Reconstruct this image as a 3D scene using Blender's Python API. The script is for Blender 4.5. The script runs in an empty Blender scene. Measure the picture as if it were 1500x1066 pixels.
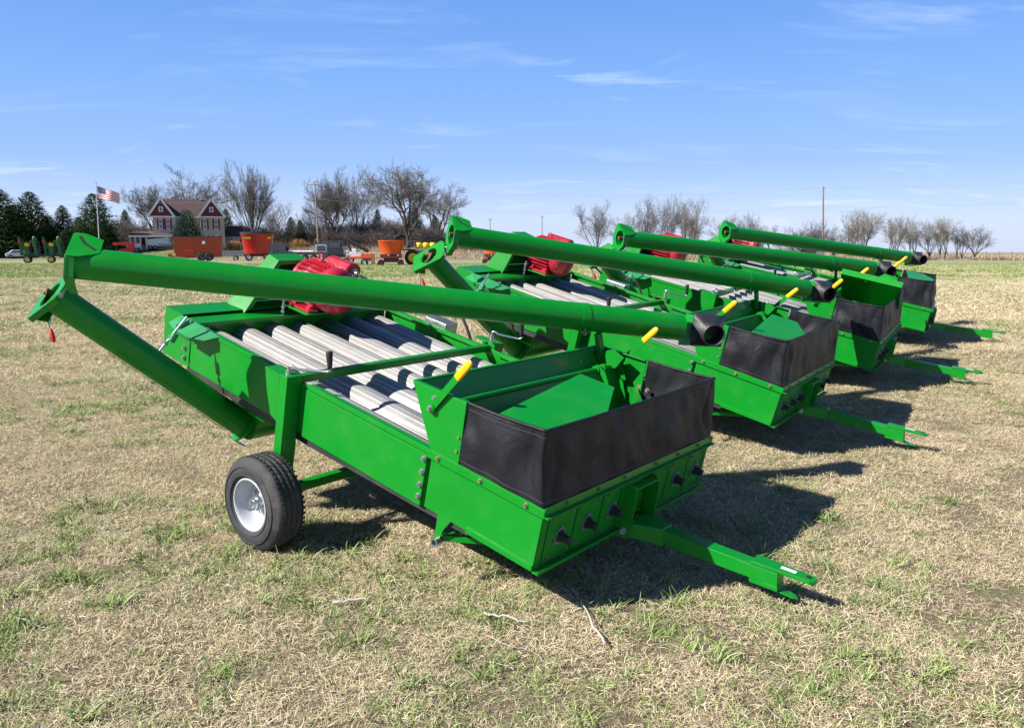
import bpy, bmesh, math, random
import numpy as np
from mathutils import Vector, Matrix, noise as mnoise
random.seed(7)
scene = bpy.context.scene
col = scene.collection

# ------------------------------------------------------------------ camera
PITCH = 0.1556
FPX = 1198.2                      # focal length in units of a 1500 px wide picture
cam_data = bpy.data.cameras.new("camera")
cam = bpy.data.objects.new("camera", cam_data)
col.objects.link(cam)
cam.location = (0, 0, 1.70)
cam.rotation_euler = (math.pi / 2 - PITCH, 0, 0)
cam_data.sensor_fit = 'HORIZONTAL'
cam_data.sensor_width = 36
cam_data.lens = FPX * 36 / 1500
cam_data.clip_start = 0.05
cam_data.clip_end = 6000
scene.camera = cam

# ------------------------------------------------------------------ light
SUN_AZ = math.radians(-157.0)     # direction towards the sun, from +X
SUN_EL = math.radians(40.3)
sd = Vector((math.cos(SUN_AZ) * math.cos(SUN_EL), math.sin(SUN_AZ) * math.cos(SUN_EL), math.sin(SUN_EL)))
sl = bpy.data.lights.new("sun", 'SUN')
sl.energy = 5.0
sl.angle = math.radians(0.53)
sl.color = (1.0, 0.955, 0.89)
so = bpy.data.objects.new("sun", sl)
col.objects.link(so)
so.rotation_euler = (-sd).to_track_quat('-Z', 'Y').to_euler()
so.location = (-20, -10, 30)

w = bpy.data.worlds.new("World")
scene.world = w
w.use_nodes = True
SKYK = 0.69
nt = w.node_tree
nt.nodes.clear()
N = nt.nodes.new
L = nt.links.new
sky = N('ShaderNodeTexSky')
sky.sky_type = 'NISHITA'
sky.sun_disc = False
sky.sun_elevation = SUN_EL
sky.sun_rotation = math.atan2(sd.x, sd.y)
sky.altitude = 300
sky.air_density = 1.0
sky.dust_density = 0.15
sky.ozone_density = 3.0
tc = N('ShaderNodeTexCoord')
# thin cirrus: noise on the direction projected on a high plane
sep = N('ShaderNodeSeparateXYZ'); L(tc.outputs['Generated'], sep.inputs[0])
zz = N('ShaderNodeMath'); zz.operation = 'MAXIMUM'; L(sep.outputs[2], zz.inputs[0]); zz.inputs[1].default_value = 0.02
za = N('ShaderNodeMath'); za.operation = 'ADD'; L(zz.outputs[0], za.inputs[0]); za.inputs[1].default_value = 0.10
dx = N('ShaderNodeMath'); dx.operation = 'DIVIDE'; L(sep.outputs[0], dx.inputs[0]); L(za.outputs[0], dx.inputs[1])
dy = N('ShaderNodeMath'); dy.operation = 'DIVIDE'; L(sep.outputs[1], dy.inputs[0]); L(za.outputs[0], dy.inputs[1])
cmb = N('ShaderNodeCombineXYZ'); L(dx.outputs[0], cmb.inputs[0]); L(dy.outputs[0], cmb.inputs[1])
mp = N('ShaderNodeMapping'); L(cmb.outputs[0], mp.inputs[0])
mp.inputs['Rotation'].default_value = (0, 0, math.radians(22))
mp.inputs['Scale'].default_value = (0.7, 1.5, 1)
mp.inputs['Location'].default_value = (1.3, 0.45, 0)
n1 = N('ShaderNodeTexNoise'); L(mp.outputs[0], n1.inputs['Vector'])
n1.inputs['Scale'].default_value = 1.25; n1.inputs['Detail'].default_value = 9; n1.inputs['Roughness'].default_value = 0.62
n1.inputs['Distortion'].default_value = 0.7
r1 = N('ShaderNodeMapRange'); L(n1.outputs[0], r1.inputs[0])
r1.inputs[1].default_value = 0.54; r1.inputs[2].default_value = 0.86; r1.inputs[3].default_value = 0; r1.inputs[4].default_value = 0.50
n2 = N('ShaderNodeTexNoise'); L(cmb.outputs[0], n2.inputs['Vector']); n2.inputs['Scale'].default_value = 0.45
n2.inputs['Detail'].default_value = 2
r2 = N('ShaderNodeMapRange'); L(n2.outputs[0], r2.inputs[0]); r2.inputs[1].default_value = 0.36; r2.inputs[2].default_value = 0.60
mm = N('ShaderNodeMath'); mm.operation = 'MULTIPLY'; L(r1.outputs[0], mm.inputs[0]); L(r2.outputs[0], mm.inputs[1])
mix = N('ShaderNodeMix'); mix.data_type = 'RGBA'
L(mm.outputs[0], mix.inputs[0]); 
# colour of a clear spring sky by height above the horizon, blended with the physical sky
elv = N('ShaderNodeMapRange'); L(sep.outputs[2], elv.inputs[0]); elv.inputs[1].default_value = -0.03; elv.inputs[2].default_value = 1.0
rampn = N('ShaderNodeValToRGB'); L(elv.outputs[0], rampn.inputs[0])
el = rampn.color_ramp.elements
el[0].position = 0.0; el[0].color = (0.52, 0.60, 0.80, 1)
el[1].position = 1.0; el[1].color = (0.012, 0.045, 0.18, 1)
for p_, c_ in ((0.045, (0.52, 0.64, 0.90, 1)), (0.11, (0.29, 0.48, 0.89, 1)), (0.20, (0.200, 0.405, 0.87, 1)), (0.30, (0.130, 0.310, 0.78, 1)), (0.40, (0.025, 0.09, 0.33, 1))):
    e_ = el.new(p_); e_.color = c_
sc_ = N('ShaderNodeVectorMath'); sc_.operation = 'SCALE'; L(rampn.outputs[0], sc_.inputs[0]); sc_.inputs[3].default_value = 10.0 * SKYK
bl = N('ShaderNodeMix'); bl.data_type = 'RGBA'; bl.inputs[0].default_value = 0.88; L(sky.outputs[0], bl.inputs[6]); L(sc_.outputs[0], bl.inputs[7])
L(bl.outputs[2], mix.inputs[6]); mix.inputs[7].default_value = (7.6, 8.2, 9.2, 1)
bg = N('ShaderNodeBackground'); L(mix.outputs[2], bg.inputs[0]); bg.inputs[1].default_value = 0.10
wo = N('ShaderNodeOutputWorld'); L(bg.outputs[0], wo.inputs[0])

scene.render.engine = 'CYCLES'
scene.view_settings.view_transform = 'Standard'
scene.view_settings.look = 'None'
scene.view_settings.exposure = 0.74
scene.view_settings.gamma = 1.0

# ------------------------------------------------------------------ helpers
def nlink(o, parent=None):
    col.objects.link(o)
    if parent is not None:
        o.parent = parent
    return o

def tag(o, label=None, cat=None, group=None, kind=None):
    if label: o['label'] = label
    if cat: o['category'] = cat
    if group: o['group'] = group
    if kind: o['kind'] = kind
    return o

def empty(name, loc=(0, 0, 0), rz=0.0):
    o = bpy.data.objects.new(name, None)
    o.empty_display_size = 0.3
    o.location = loc
    o.rotation_euler = (0, 0, rz)
    return nlink(o)

def V(*a):
    return Vector(a)

class MB:
    """collects shapes and links them as one mesh"""
    def __init__(s):
        s.v = []; s.f = []; s.m = []; s.sm = []; s.cuts = []
    def add(s, vs, fs, mi=0, smooth=False):
        b = len(s.v)
        s.v += [tuple(p) for p in vs]
        for f in fs:
            s.f.append([b + i for i in f]); s.m.append(mi); s.sm.append(smooth)
        return s
    def hexa(s, p, mi=0):
        """8 points: bottom 4 ccw, top 4 ccw"""
        return s.add(p, [(3, 2, 1, 0), (4, 5, 6, 7), (0, 1, 5, 4), (1, 2, 6, 5), (2, 3, 7, 6), (3, 0, 4, 7)], mi)
    def box(s, c, d, rot=None, mi=0):
        x, y, z = d[0] / 2, d[1] / 2, d[2] / 2
        pts = [V(-x, -y, -z), V(x, -y, -z), V(x, y, -z), V(-x, y, -z), V(-x, -y, z), V(x, -y, z), V(x, y, z), V(-x, y, z)]
        if rot is not None:
            pts = [rot @ p for p in pts]
        c = Vector(c)
        return s.hexa([p + c for p in pts], mi)
    def prism(s, poly, off, mi=0):
        """polygon (3d points) extruded by the vector off"""
        off = Vector(off); n = len(poly)
        vs = [Vector(p) for p in poly] + [Vector(p) + off for p in poly]
        fs = [tuple(range(n))[::-1], tuple(range(n, 2 * n))]
        for i in range(n):
            j = (i + 1) % n
            fs.append((i, j, n + j, n + i))
        return s.add(vs, fs, mi)
    def bar(s, a, b, wid, hei, up=(0, 0, 1), mi=0):
        a = Vector(a); b = Vector(b); d = (b - a).normalized(); up = Vector(up)
        side = d.cross(up).normalized(); u = side.cross(d).normalized()
        p = []
        for (e, base) in ((-1, 0), (1, 0)):
            pass
        q = []
        for base in (a, b):
            q.append([base + side * (sx * wid / 2) + u * (sz * hei / 2) for sx, sz in ((-1, -1), (1, -1), (1, 1), (-1, 1))])
        vs = q[0] + q[1]
        return s.add(vs, [(0, 1, 2, 3), (7, 6, 5, 4), (0, 4, 5, 1), (1, 5, 6, 2), (2, 6, 7, 3), (3, 7, 4, 0)], mi)
    def cyl(s, a, b, r0, r1=None, n=16, caps=True, mi=0, smooth=True):
        if r1 is None: r1 = r0
        a = Vector(a); b = Vector(b); d = (b - a).normalized()
        t = V(0, 0, 1) if abs(d.z) < 0.9 else V(1, 0, 0)
        e1 = d.cross(t).normalized(); e2 = d.cross(e1)
        vs = []
        for base, r in ((a, r0), (b, r1)):
            for i in range(n):
                g = 2 * math.pi * i / n
                vs.append(base + e1 * (math.cos(g) * r) + e2 * (math.sin(g) * r))
        s.add(vs, [(i, (i + 1) % n, n + (i + 1) % n, n + i) for i in range(n)], mi, smooth)
        if caps:
            s.add(vs[:n], [tuple(range(n))[::-1]], mi)
            s.add(vs[n:], [tuple(range(n))], mi)
        return s
    def ring(s, a, b, ro, ri, n=24, mi=0, smooth=True):
        """hollow cylinder with annular ends"""
        a = Vector(a); b = Vector(b); d = (b - a).normalized()
        t = V(0, 0, 1) if abs(d.z) < 0.9 else V(1, 0, 0)
        e1 = d.cross(t).normalized(); e2 = d.cross(e1)
        def cir(c, r): return [c + e1 * (math.cos(2 * math.pi * i / n) * r) + e2 * (math.sin(2 * math.pi * i / n) * r) for i in range(n)]
        A, B_, C_, D_ = cir(a, ro), cir(b, ro), cir(b, ri), cir(a, ri)
        k = lambda i: (i + 1) % n
        s.add(A + B_, [(i, k(i), n + k(i), n + i) for i in range(n)], mi, smooth)
        s.add(B_ + C_, [(i, k(i), n + k(i), n + i) for i in range(n)], mi)
        s.add(C_ + D_, [(i, k(i), n + k(i), n + i) for i in range(n)], mi, smooth)
        s.add(D_ + A, [(i, k(i), n + k(i), n + i) for i in range(n)], mi)
        return s
    def path(s, pts, r, n=10, mi=0, taper=None, closed=False):
        pts = [Vector(p) for p in pts]
        rings = []
        pe = None
        for i, p in enumerate(pts):
            if i == 0: d = pts[1] - pts[0]
            elif i == len(pts) - 1: d = pts[-1] - pts[-2]
            else: d = (pts[i + 1] - p).normalized() + (p - pts[i - 1]).normalized()
            d.normalize()
            if pe is None:
                t = V(0, 0, 1) if abs(d.z) < 0.9 else V(1, 0, 0)
                e1 = d.cross(t).normalized()
            else:
                e1 = (pe - d * pe.dot(d)).normalized()
            pe = e1
            e2 = d.cross(e1)
            rr = r if taper is None else taper[i]
            rings.append([p + e1 * (math.cos(2 * math.pi * k / n) * rr) + e2 * (math.sin(2 * math.pi * k / n) * rr) for k in range(n)])
        vs = [q for ring in rings for q in ring]
        fs = []
        for i in range(len(pts) - 1):
            for k in range(n):
                k2 = (k + 1) % n
                fs.append((i * n + k, i * n + k2, (i + 1) * n + k2, (i + 1) * n + k))
        s.add(vs, fs, mi, True)
        s.add(rings[0], [tuple(range(n))[::-1]], mi); s.add(rings[-1], [tuple(range(n))], mi)
        return s
    def lathe(s, c, ax, prof, n=40, mi=0, smooth=True):
        """prof: list of (axial, radius)"""
        c = Vector(c); d = Vector(ax).normalized()
        t = V(0, 0, 1) if abs(d.z) < 0.9 else V(1, 0, 0)
        e1 = d.cross(t).normalized(); e2 = d.cross(e1)
        m = len(prof); vs = []
        for (a, r) in prof:
            for i in range(n):
                g = 2 * math.pi * i / n
                vs.append(c + d * a + e1 * (math.cos(g) * r) + e2 * (math.sin(g) * r))
        fs = []
        for j in range(m - 1):
            for i in range(n):
                k = (i + 1) % n
                fs.append((j * n + i, j * n + k, (j + 1) * n + k, (j + 1) * n + i))
        return s.add(vs, fs, mi, smooth)
    def sphere(s, c, r, n=12, mi=0, sq=(1, 1, 1)):
        c = Vector(c); vs = []; fs = []
        for j in range(n // 2 + 1):
            th = math.pi * j / (n // 2)
            for i in range(n):
                ph = 2 * math.pi * i / n
                vs.append(c + V(r * sq[0] * math.sin(th) * math.cos(ph), r * sq[1] * math.sin(th) * math.sin(ph), r * sq[2] * math.cos(th)))
        for j in range(n // 2):
            for i in range(n):
                k = (i + 1) % n
                fs.append((j * n + i, (j + 1) * n + i, (j + 1) * n + k, j * n + k))
        return s.add(vs, fs, mi, True)
    def bolt(s, p, d, r=0.009, h=0.008, mi=0):
        s.mark()
        p = Vector(p); d = Vector(d).normalized()
        s.cyl(p, p + d * h * 0.35, r * 1.5, n=10, mi=mi, smooth=False)
        s.cyl(p + d * h * 0.35, p + d * h * 1.3, r, n=6, mi=mi, smooth=False)
        return s
    def build_each(s, name, mats, parent=None, bevel=0.0):
        """one object for every mark() made, the first one's mesh reused where the shape is the same"""
        cuts = s.cuts + [(len(s.v), len(s.f))]
        out = []
        for (v0, f0), (v1, f1) in zip(cuts[:-1], cuts[1:]):
            if v1 == v0: continue
            q = MB(); q.v = s.v[v0:v1]; q.f = [[i - v0 for i in f] for f in s.f[f0:f1]]; q.m = s.m[f0:f1]; q.sm = s.sm[f0:f1]
            out.append(q.build(name, mats, parent, bevel))
        return out
    def mark(s):
        s.cuts.append((len(s.v), len(s.f))); return s
    def build(s, name, mats, parent=None, bevel=0.0, fix=True):
        me = bpy.data.meshes.new(name)
        me.from_pydata(s.v, [], s.f)
        if not isinstance(mats, (list, tuple)): mats = [mats]
        for m in mats: me.materials.append(m)
        me.polygons.foreach_set('material_index', s.m)
        me.polygons.foreach_set('use_smooth', s.sm)
        if fix and len(s.f) < 60000:
            bm = bmesh.new(); bm.from_mesh(me)
            bmesh.ops.recalc_face_normals(bm, faces=bm.faces)
            bm.to_mesh(me); bm.free()
        me.update()
        o = bpy.data.objects.new(name, me)
        nlink(o, parent)
        if bevel > 0:
            b = o.modifiers.new('bevel', 'BEVEL'); b.width = bevel; b.segments = 2; b.limit_method = 'ANGLE'; b.angle_limit = math.radians(40)
            b.harden_normals = False
        return o

def children(o):
    return [c for c in bpy.data.objects if c.parent == o]
def copy_tree(o, parent=None):
    c = o.copy(); col.objects.link(c)
    if parent is not None: c.parent = parent
    for ch in children(o): copy_tree(ch, c)
    return c

# ------------------------------------------------------------------ materials
def mat(name, colr, rough=0.5, metal=0.0, var=0.0, vscale=3.0, dark=None, bump=0.0, bscale=40.0, coat=0.0, spec=0.5, island=0.0, dust=0.0, scuff=0.0):
    m = bpy.data.materials.new(name); m.use_nodes = True
    t = m.node_tree; b = t.nodes['Principled BSDF']
    nn = t.nodes.new; ll = t.links.new
    b.inputs['Roughness'].default_value = rough
    b.inputs['Metallic'].default_value = metal
    b.inputs['Specular IOR Level'].default_value = spec
    b.inputs['Coat Weight'].default_value = coat
    b.inputs['Coat Roughness'].default_value = 0.12
    out = None
    tcn = nn('ShaderNodeTexCoord')
    if var > 0 or dark is not None:
        no = nn('ShaderNodeTexNoise'); ll(tcn.outputs['Object'], no.inputs['Vector'])
        no.inputs['Scale'].default_value = vscale; no.inputs['Detail'].default_value = 6; no.inputs['Roughness'].default_value = 0.6
        rp = nn('ShaderNodeMapRange'); ll(no.outputs[0], rp.inputs[0])
        rp.inputs[1].default_value = 0.32; rp.inputs[2].default_value = 0.68
        mx = nn('ShaderNodeMix'); mx.data_type = 'RGBA'
        ll(rp.outputs[0], mx.inputs[0])
        d = dark if dark is not None else tuple(c * (1 - var) for c in colr)
        mx.inputs[6].default_value = (*d, 1); mx.inputs[7].default_value = (*colr, 1)
        out = mx.outputs[2]
    if island > 0:
        g = nn('ShaderNodeNewGeometry')
        mr = nn('ShaderNodeMapRange'); ll(g.outputs['Random Per Island'], mr.inputs[0])
        mr.inputs[3].default_value = 1 - island; mr.inputs[4].default_value = 1 + island
        hv = nn('ShaderNodeHueSaturation'); ll(mr.outputs[0], hv.inputs['Value'])
        if out: ll(out, hv.inputs['Color'])
        else: hv.inputs['Color'].default_value = (*colr, 1)
        out = hv.outputs[0]
    if dust > 0:
        # field dust: lies in patches, with its own shape
        nd = nn('ShaderNodeTexNoise'); ll(tcn.outputs['Object'], nd.inputs['Vector'])
        nd.inputs['Scale'].default_value = 5.0; nd.inputs['Detail'].default_value = 9; nd.inputs['Roughness'].default_value = 0.75
        rd = nn('ShaderNodeMapRange'); ll(nd.outputs[0], rd.inputs[0]); rd.inputs[1].default_value = 0.5; rd.inputs[2].default_value = 0.8
        rd.inputs[4].default_value = dust
        md = nn('ShaderNodeMix'); md.data_type = 'RGBA'; ll(rd.outputs[0], md.inputs[0])
        if out: ll(out, md.inputs[6])
        else: md.inputs[6].default_value = (*colr, 1)
        md.inputs[7].default_value = (0.36, 0.34, 0.28, 1)
        out = md.outputs[2]
        ra = nn('ShaderNodeMapRange'); ll(nd.outputs[0], ra.inputs[0]); ra.inputs[1].default_value = 0.35; ra.inputs[2].default_value = 0.75
        ra.inputs[3].default_value = rough; ra.inputs[4].default_value = min(1, rough + 0.22)
        ll(ra.outputs[0], b.inputs['Roughness'])
    if scuff > 0:
        mps = nn('ShaderNodeMapping'); ll(tcn.outputs['Object'], mps.inputs[0]); mps.inputs['Scale'].default_value = (9, 30, 30); mps.inputs['Rotation'].default_value = (0.3, 0.2, 0.5)
        ns_ = nn('ShaderNodeTexNoise'); ll(mps.outputs[0], ns_.inputs['Vector']); ns_.inputs['Scale'].default_value = 1.0; ns_.inputs['Detail'].default_value = 5; ns_.inputs['Roughness'].default_value = 0.7
        rs_ = nn('ShaderNodeMapRange'); ll(ns_.outputs[0], rs_.inputs[0]); rs_.inputs[1].default_value = 0.69; rs_.inputs[2].default_value = 0.76; rs_.inputs[4].default_value = scuff
        mx_ = nn('ShaderNodeMix'); mx_.data_type = 'RGBA'; ll(rs_.outputs[0], mx_.inputs[0]); ll(out, mx_.inputs[6]); mx_.inputs[7].default_value = (0.25, 0.50, 0.28, 1)
        out = mx_.outputs[2]
    if out: ll(out, b.inputs['Base Color'])
    else: b.inputs['Base Color'].default_value = (*colr, 1)
    if bump > 0:
        nb = nn('ShaderNodeTexNoise'); ll(tcn.outputs['Object'], nb.inputs['Vector'])
        nb.inputs['Scale'].default_value = bscale; nb.inputs['Detail'].default_value = 5
        bp = nn('ShaderNodeBump'); ll(nb.outputs[0], bp.inputs['Height']); bp.inputs['Strength'].default_value = bump
        bp.inputs['Distance'].default_value = 0.01
        ll(bp.outputs[0], b.inputs['Normal'])
    return m

M = {}
M['green'] = mat('green_paint', (0.000, 0.245, 0.014), 0.38, var=0.12, vscale=1.7, bump=0.06, bscale=4, coat=0.22, dust=0.05, spec=0.3, scuff=0.55)
M['green_pale'] = mat('green_primer', (0.02, 0.30, 0.09), 0.5, var=0.2, vscale=6, dust=0.1)
M['belly'] = mat('bare_pan', (0.055, 0.06, 0.055), 0.55, 0.3, var=0.4, vscale=5, dust=0.12)
M['zinc'] = mat('zinc', (0.55, 0.58, 0.62), 0.32, 0.85, var=0.3, vscale=30)
M['brass'] = mat('yellow_zinc', (0.42, 0.35, 0.20), 0.42, 0.7, var=0.3, vscale=40)
M['black_plastic'] = mat('black_plastic', (0.022, 0.023, 0.027), 0.42, var=0.3, vscale=14, bump=0.25, bscale=26, dust=0.07)
M['rubber_grip'] = mat('rubber_grip', (0.018, 0.019, 0.022), 0.6)
M['yellow'] = mat('yellow_vinyl', (0.85, 0.48, 0.005), 0.38, coat=0.2)
M['red'] = mat('motor_red', (0.46, 0.010, 0.030), 0.36, var=0.2, vscale=6, coat=0.3, dust=0.06)
M['rust'] = mat('rusty_flight', (0.20, 0.10, 0.06), 0.7, 0.3, var=0.5, vscale=25)
M['redtag'] = mat('red_plastic', (0.62, 0.02, 0.02), 0.35)
M['white_label'] = mat('label_white', (0.75, 0.75, 0.72), 0.5)
M['seam'] = mat('seam_gap', (0.004, 0.012, 0.006), 0.9)
M['tyre'] = mat('tyre_rubber', (0.042, 0.043, 0.046), 0.68, var=0.3, vscale=10, dust=0.28, bump=0.15, bscale=60)
M['rim'] = mat('white_rim', (0.50, 0.53, 0.56), 0.35, var=0.12, vscale=12, coat=0.2, dust=0.2)

def canvas_mat():
    m = mat('black_vinyl', (0.013, 0.0142, 0.019), 0.50, var=0.2, vscale=2.0, dust=0.0, bump=0.0, spec=0.3)
    t = m.node_tree; nn = t.nodes.new; ll = t.links.new
    b = t.nodes['Principled BSDF']
    tcn = nn('ShaderNodeTexCoord')
    n_ = nn('ShaderNodeTexNoise'); ll(tcn.outputs['Object'], n_.inputs['Vector']); n_.inputs['Scale'].default_value = 3.2
    n_.inputs['Detail'].default_value = 4; n_.inputs['Distortion'].default_value = 0.9
    w_ = nn('ShaderNodeTexNoise'); ll(tcn.outputs['Object'], w_.inputs['Vector']); w_.inputs['Scale'].default_value = 300
    a_ = nn('ShaderNodeMath'); a_.operation = 'MULTIPLY_ADD'; ll(w_.outputs[0], a_.inputs[0]); a_.inputs[1].default_value = 0.04; ll(n_.outputs[0], a_.inputs[2])
    bp = nn('ShaderNodeBump'); ll(a_.outputs[0], bp.inputs['Height']); bp.inputs['Strength'].default_value = 0.8; bp.inputs['Distance'].default_value = 0.04
    ll(bp.outputs[0], b.inputs['Normal'])
    return m
M['canvas'] = canvas_mat()
M['stitch'] = mat('stitch_thread', (0.11, 0.105, 0.10), 0.8)

def screen_mat():
    """perforated galvanised sheet; UV: u along the tube in metres, v round it in metres"""
    m = bpy.data.materials.new('perforated_screen'); m.use_nodes = True
    t = m.node_tree; b = t.nodes['Principled BSDF']; nn = t.nodes.new; ll = t.links.new
    uv = nn('ShaderNodeUVMap')
    s_ = nn('ShaderNodeSeparateXYZ'); ll(uv.outputs[0], s_.inputs[0])
    def wave(src, k, ph=0.0):
        a = nn('ShaderNodeMath'); a.operation = 'MULTIPLY_ADD'; ll(src, a.inputs[0]); a.inputs[1].default_value = 2 * math.pi * k; a.inputs[2].default_value = ph
        c = nn('ShaderNodeMath'); c.operation = 'SINE'; ll(a.outputs[0], c.inputs[0]); return c.outputs[0]
    wu = wave(s_.outputs[0], 105.0); wv = wave(s_.outputs[1], 105.0)
    mu = nn('ShaderNodeMath'); mu.operation = 'MULTIPLY'; ll(wu, mu.inputs[0]); ll(wv, mu.inputs[1])
    hole = nn('ShaderNodeMapRange'); ll(mu.outputs[0], hole.inputs[0]); hole.inputs[1].default_value = 0.05; hole.inputs[2].default_value = 0.5
    # solid seams that run the length of the tube
    ws = wave(s_.outputs[1], 1 / 0.086)
    seam = nn('ShaderNodeMapRange'); ll(ws, seam.inputs[0]); seam.inputs[1].default_value = 0.86; seam.inputs[2].default_value = 0.93
    inv = nn('ShaderNodeMath'); inv.operation = 'SUBTRACT'; inv.inputs[0].default_value = 1; ll(seam.outputs[0], inv.inputs[1])
    hm = nn('ShaderNodeMath'); hm.operation = 'MULTIPLY'; ll(hole.outputs[0], hm.inputs[0]); ll(inv.outputs[0], hm.inputs[1])
    tcn = nn('ShaderNodeTexCoord')
    no = nn('ShaderNodeTexNoise'); ll(tcn.outputs['Object'], no.inputs['Vector']); no.inputs['Scale'].default_value = 7; no.inputs['Detail'].default_value = 7
    rp = nn('ShaderNodeMapRange'); ll(no.outputs[0], rp.inputs[0]); rp.inputs[1].default_value = 0.35; rp.inputs[2].default_value = 0.7
    base = nn('ShaderNodeMix'); base.data_type = 'RGBA'; ll(rp.outputs[0], base.inputs[0])
    base.inputs[6].default_value = (0.44, 0.43, 0.41, 1); base.inputs[7].default_value = (0.58, 0.575, 0.56, 1)
    # streaks
    mp_ = nn('ShaderNodeMapping'); ll(uv.outputs[0], mp_.inputs[0]); mp_.inputs['Scale'].default_value = (1.5, 120, 1)
    ns = nn('ShaderNodeTexNoise'); ll(mp_.outputs[0], ns.inputs['Vector']); ns.inputs['Scale'].default_value = 1.0; ns.inputs['Detail'].default_value = 3
    rs = nn('ShaderNodeMapRange'); ll(ns.outputs[0], rs.inputs[0]); rs.inputs[1].default_value = 0.4; rs.inputs[2].default_value = 0.7; rs.inputs[4].default_value = 0.55
    b2 = nn('ShaderNodeMix'); b2.data_type = 'RGBA'; ll(rs.outputs[0], b2.inputs[0]); ll(base.outputs[2], b2.inputs[6]); b2.inputs[7].default_value = (0.30, 0.27, 0.22, 1)
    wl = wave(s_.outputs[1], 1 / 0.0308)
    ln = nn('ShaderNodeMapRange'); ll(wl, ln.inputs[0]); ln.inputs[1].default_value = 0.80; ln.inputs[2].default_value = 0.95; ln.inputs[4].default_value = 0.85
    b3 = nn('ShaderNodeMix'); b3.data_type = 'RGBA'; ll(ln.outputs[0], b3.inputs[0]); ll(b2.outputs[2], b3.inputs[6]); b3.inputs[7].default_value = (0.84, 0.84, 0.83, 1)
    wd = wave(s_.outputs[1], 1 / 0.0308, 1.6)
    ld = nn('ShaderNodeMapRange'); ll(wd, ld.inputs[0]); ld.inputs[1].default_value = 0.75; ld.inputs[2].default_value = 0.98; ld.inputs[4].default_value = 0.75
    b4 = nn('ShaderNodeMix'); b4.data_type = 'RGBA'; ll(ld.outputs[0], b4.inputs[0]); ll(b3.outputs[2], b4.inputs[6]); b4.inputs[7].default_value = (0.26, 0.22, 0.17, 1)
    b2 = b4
    hl = nn('ShaderNodeMix'); hl.data_type = 'RGBA'
    hk = nn('ShaderNodeMath'); hk.operation = 'MULTIPLY'; ll(hm.outputs[0], hk.inputs[0]); hk.inputs[1].default_value = 0.85
    ll(hk.outputs[0], hl.inputs[0]); ll(b2.outputs[2], hl.inputs[6]); hl.inputs[7].default_value = (0.05, 0.05, 0.05, 1)
    ll(hl.outputs[2], b.inputs['Base Color'])
    b.inputs['Metallic'].default_value = 0.25; b.inputs['Roughness'].default_value = 0.5
    bp = nn('ShaderNodeBump'); ll(hm.outputs[0], bp.inputs['Height']); bp.invert = True; bp.inputs['Distance'].default_value = 0.002; bp.inputs['Strength'].default_value = 0.6
    ll(bp.outputs[0], b.inputs['Normal'])
    return m
M['screen'] = screen_mat()
# ------------------------------------------------------------------ the grain cleaner (local metres; x forward to the hitch, y across to the far side)
TT = 0.2258; CT = math.cos(TT); ST = math.sin(TT); WW = 1.643; HH = 0.295
def P(x, y, z): return V(x - 1.25, y - 0.82, z)
def B(u, c, y): return P(2.93 - u * CT + c * ST, y, 0.239 + u * ST + c * CT)
DU = V(-CT, 0, ST); DC = V(ST, 0, CT); DY = V(0, 1, 0)

def uc_plate(mb, pts, y, th, mi=0):
    return mb.prism([B(u, c, y) for u, c in pts], V(0, th, 0), mi)

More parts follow.
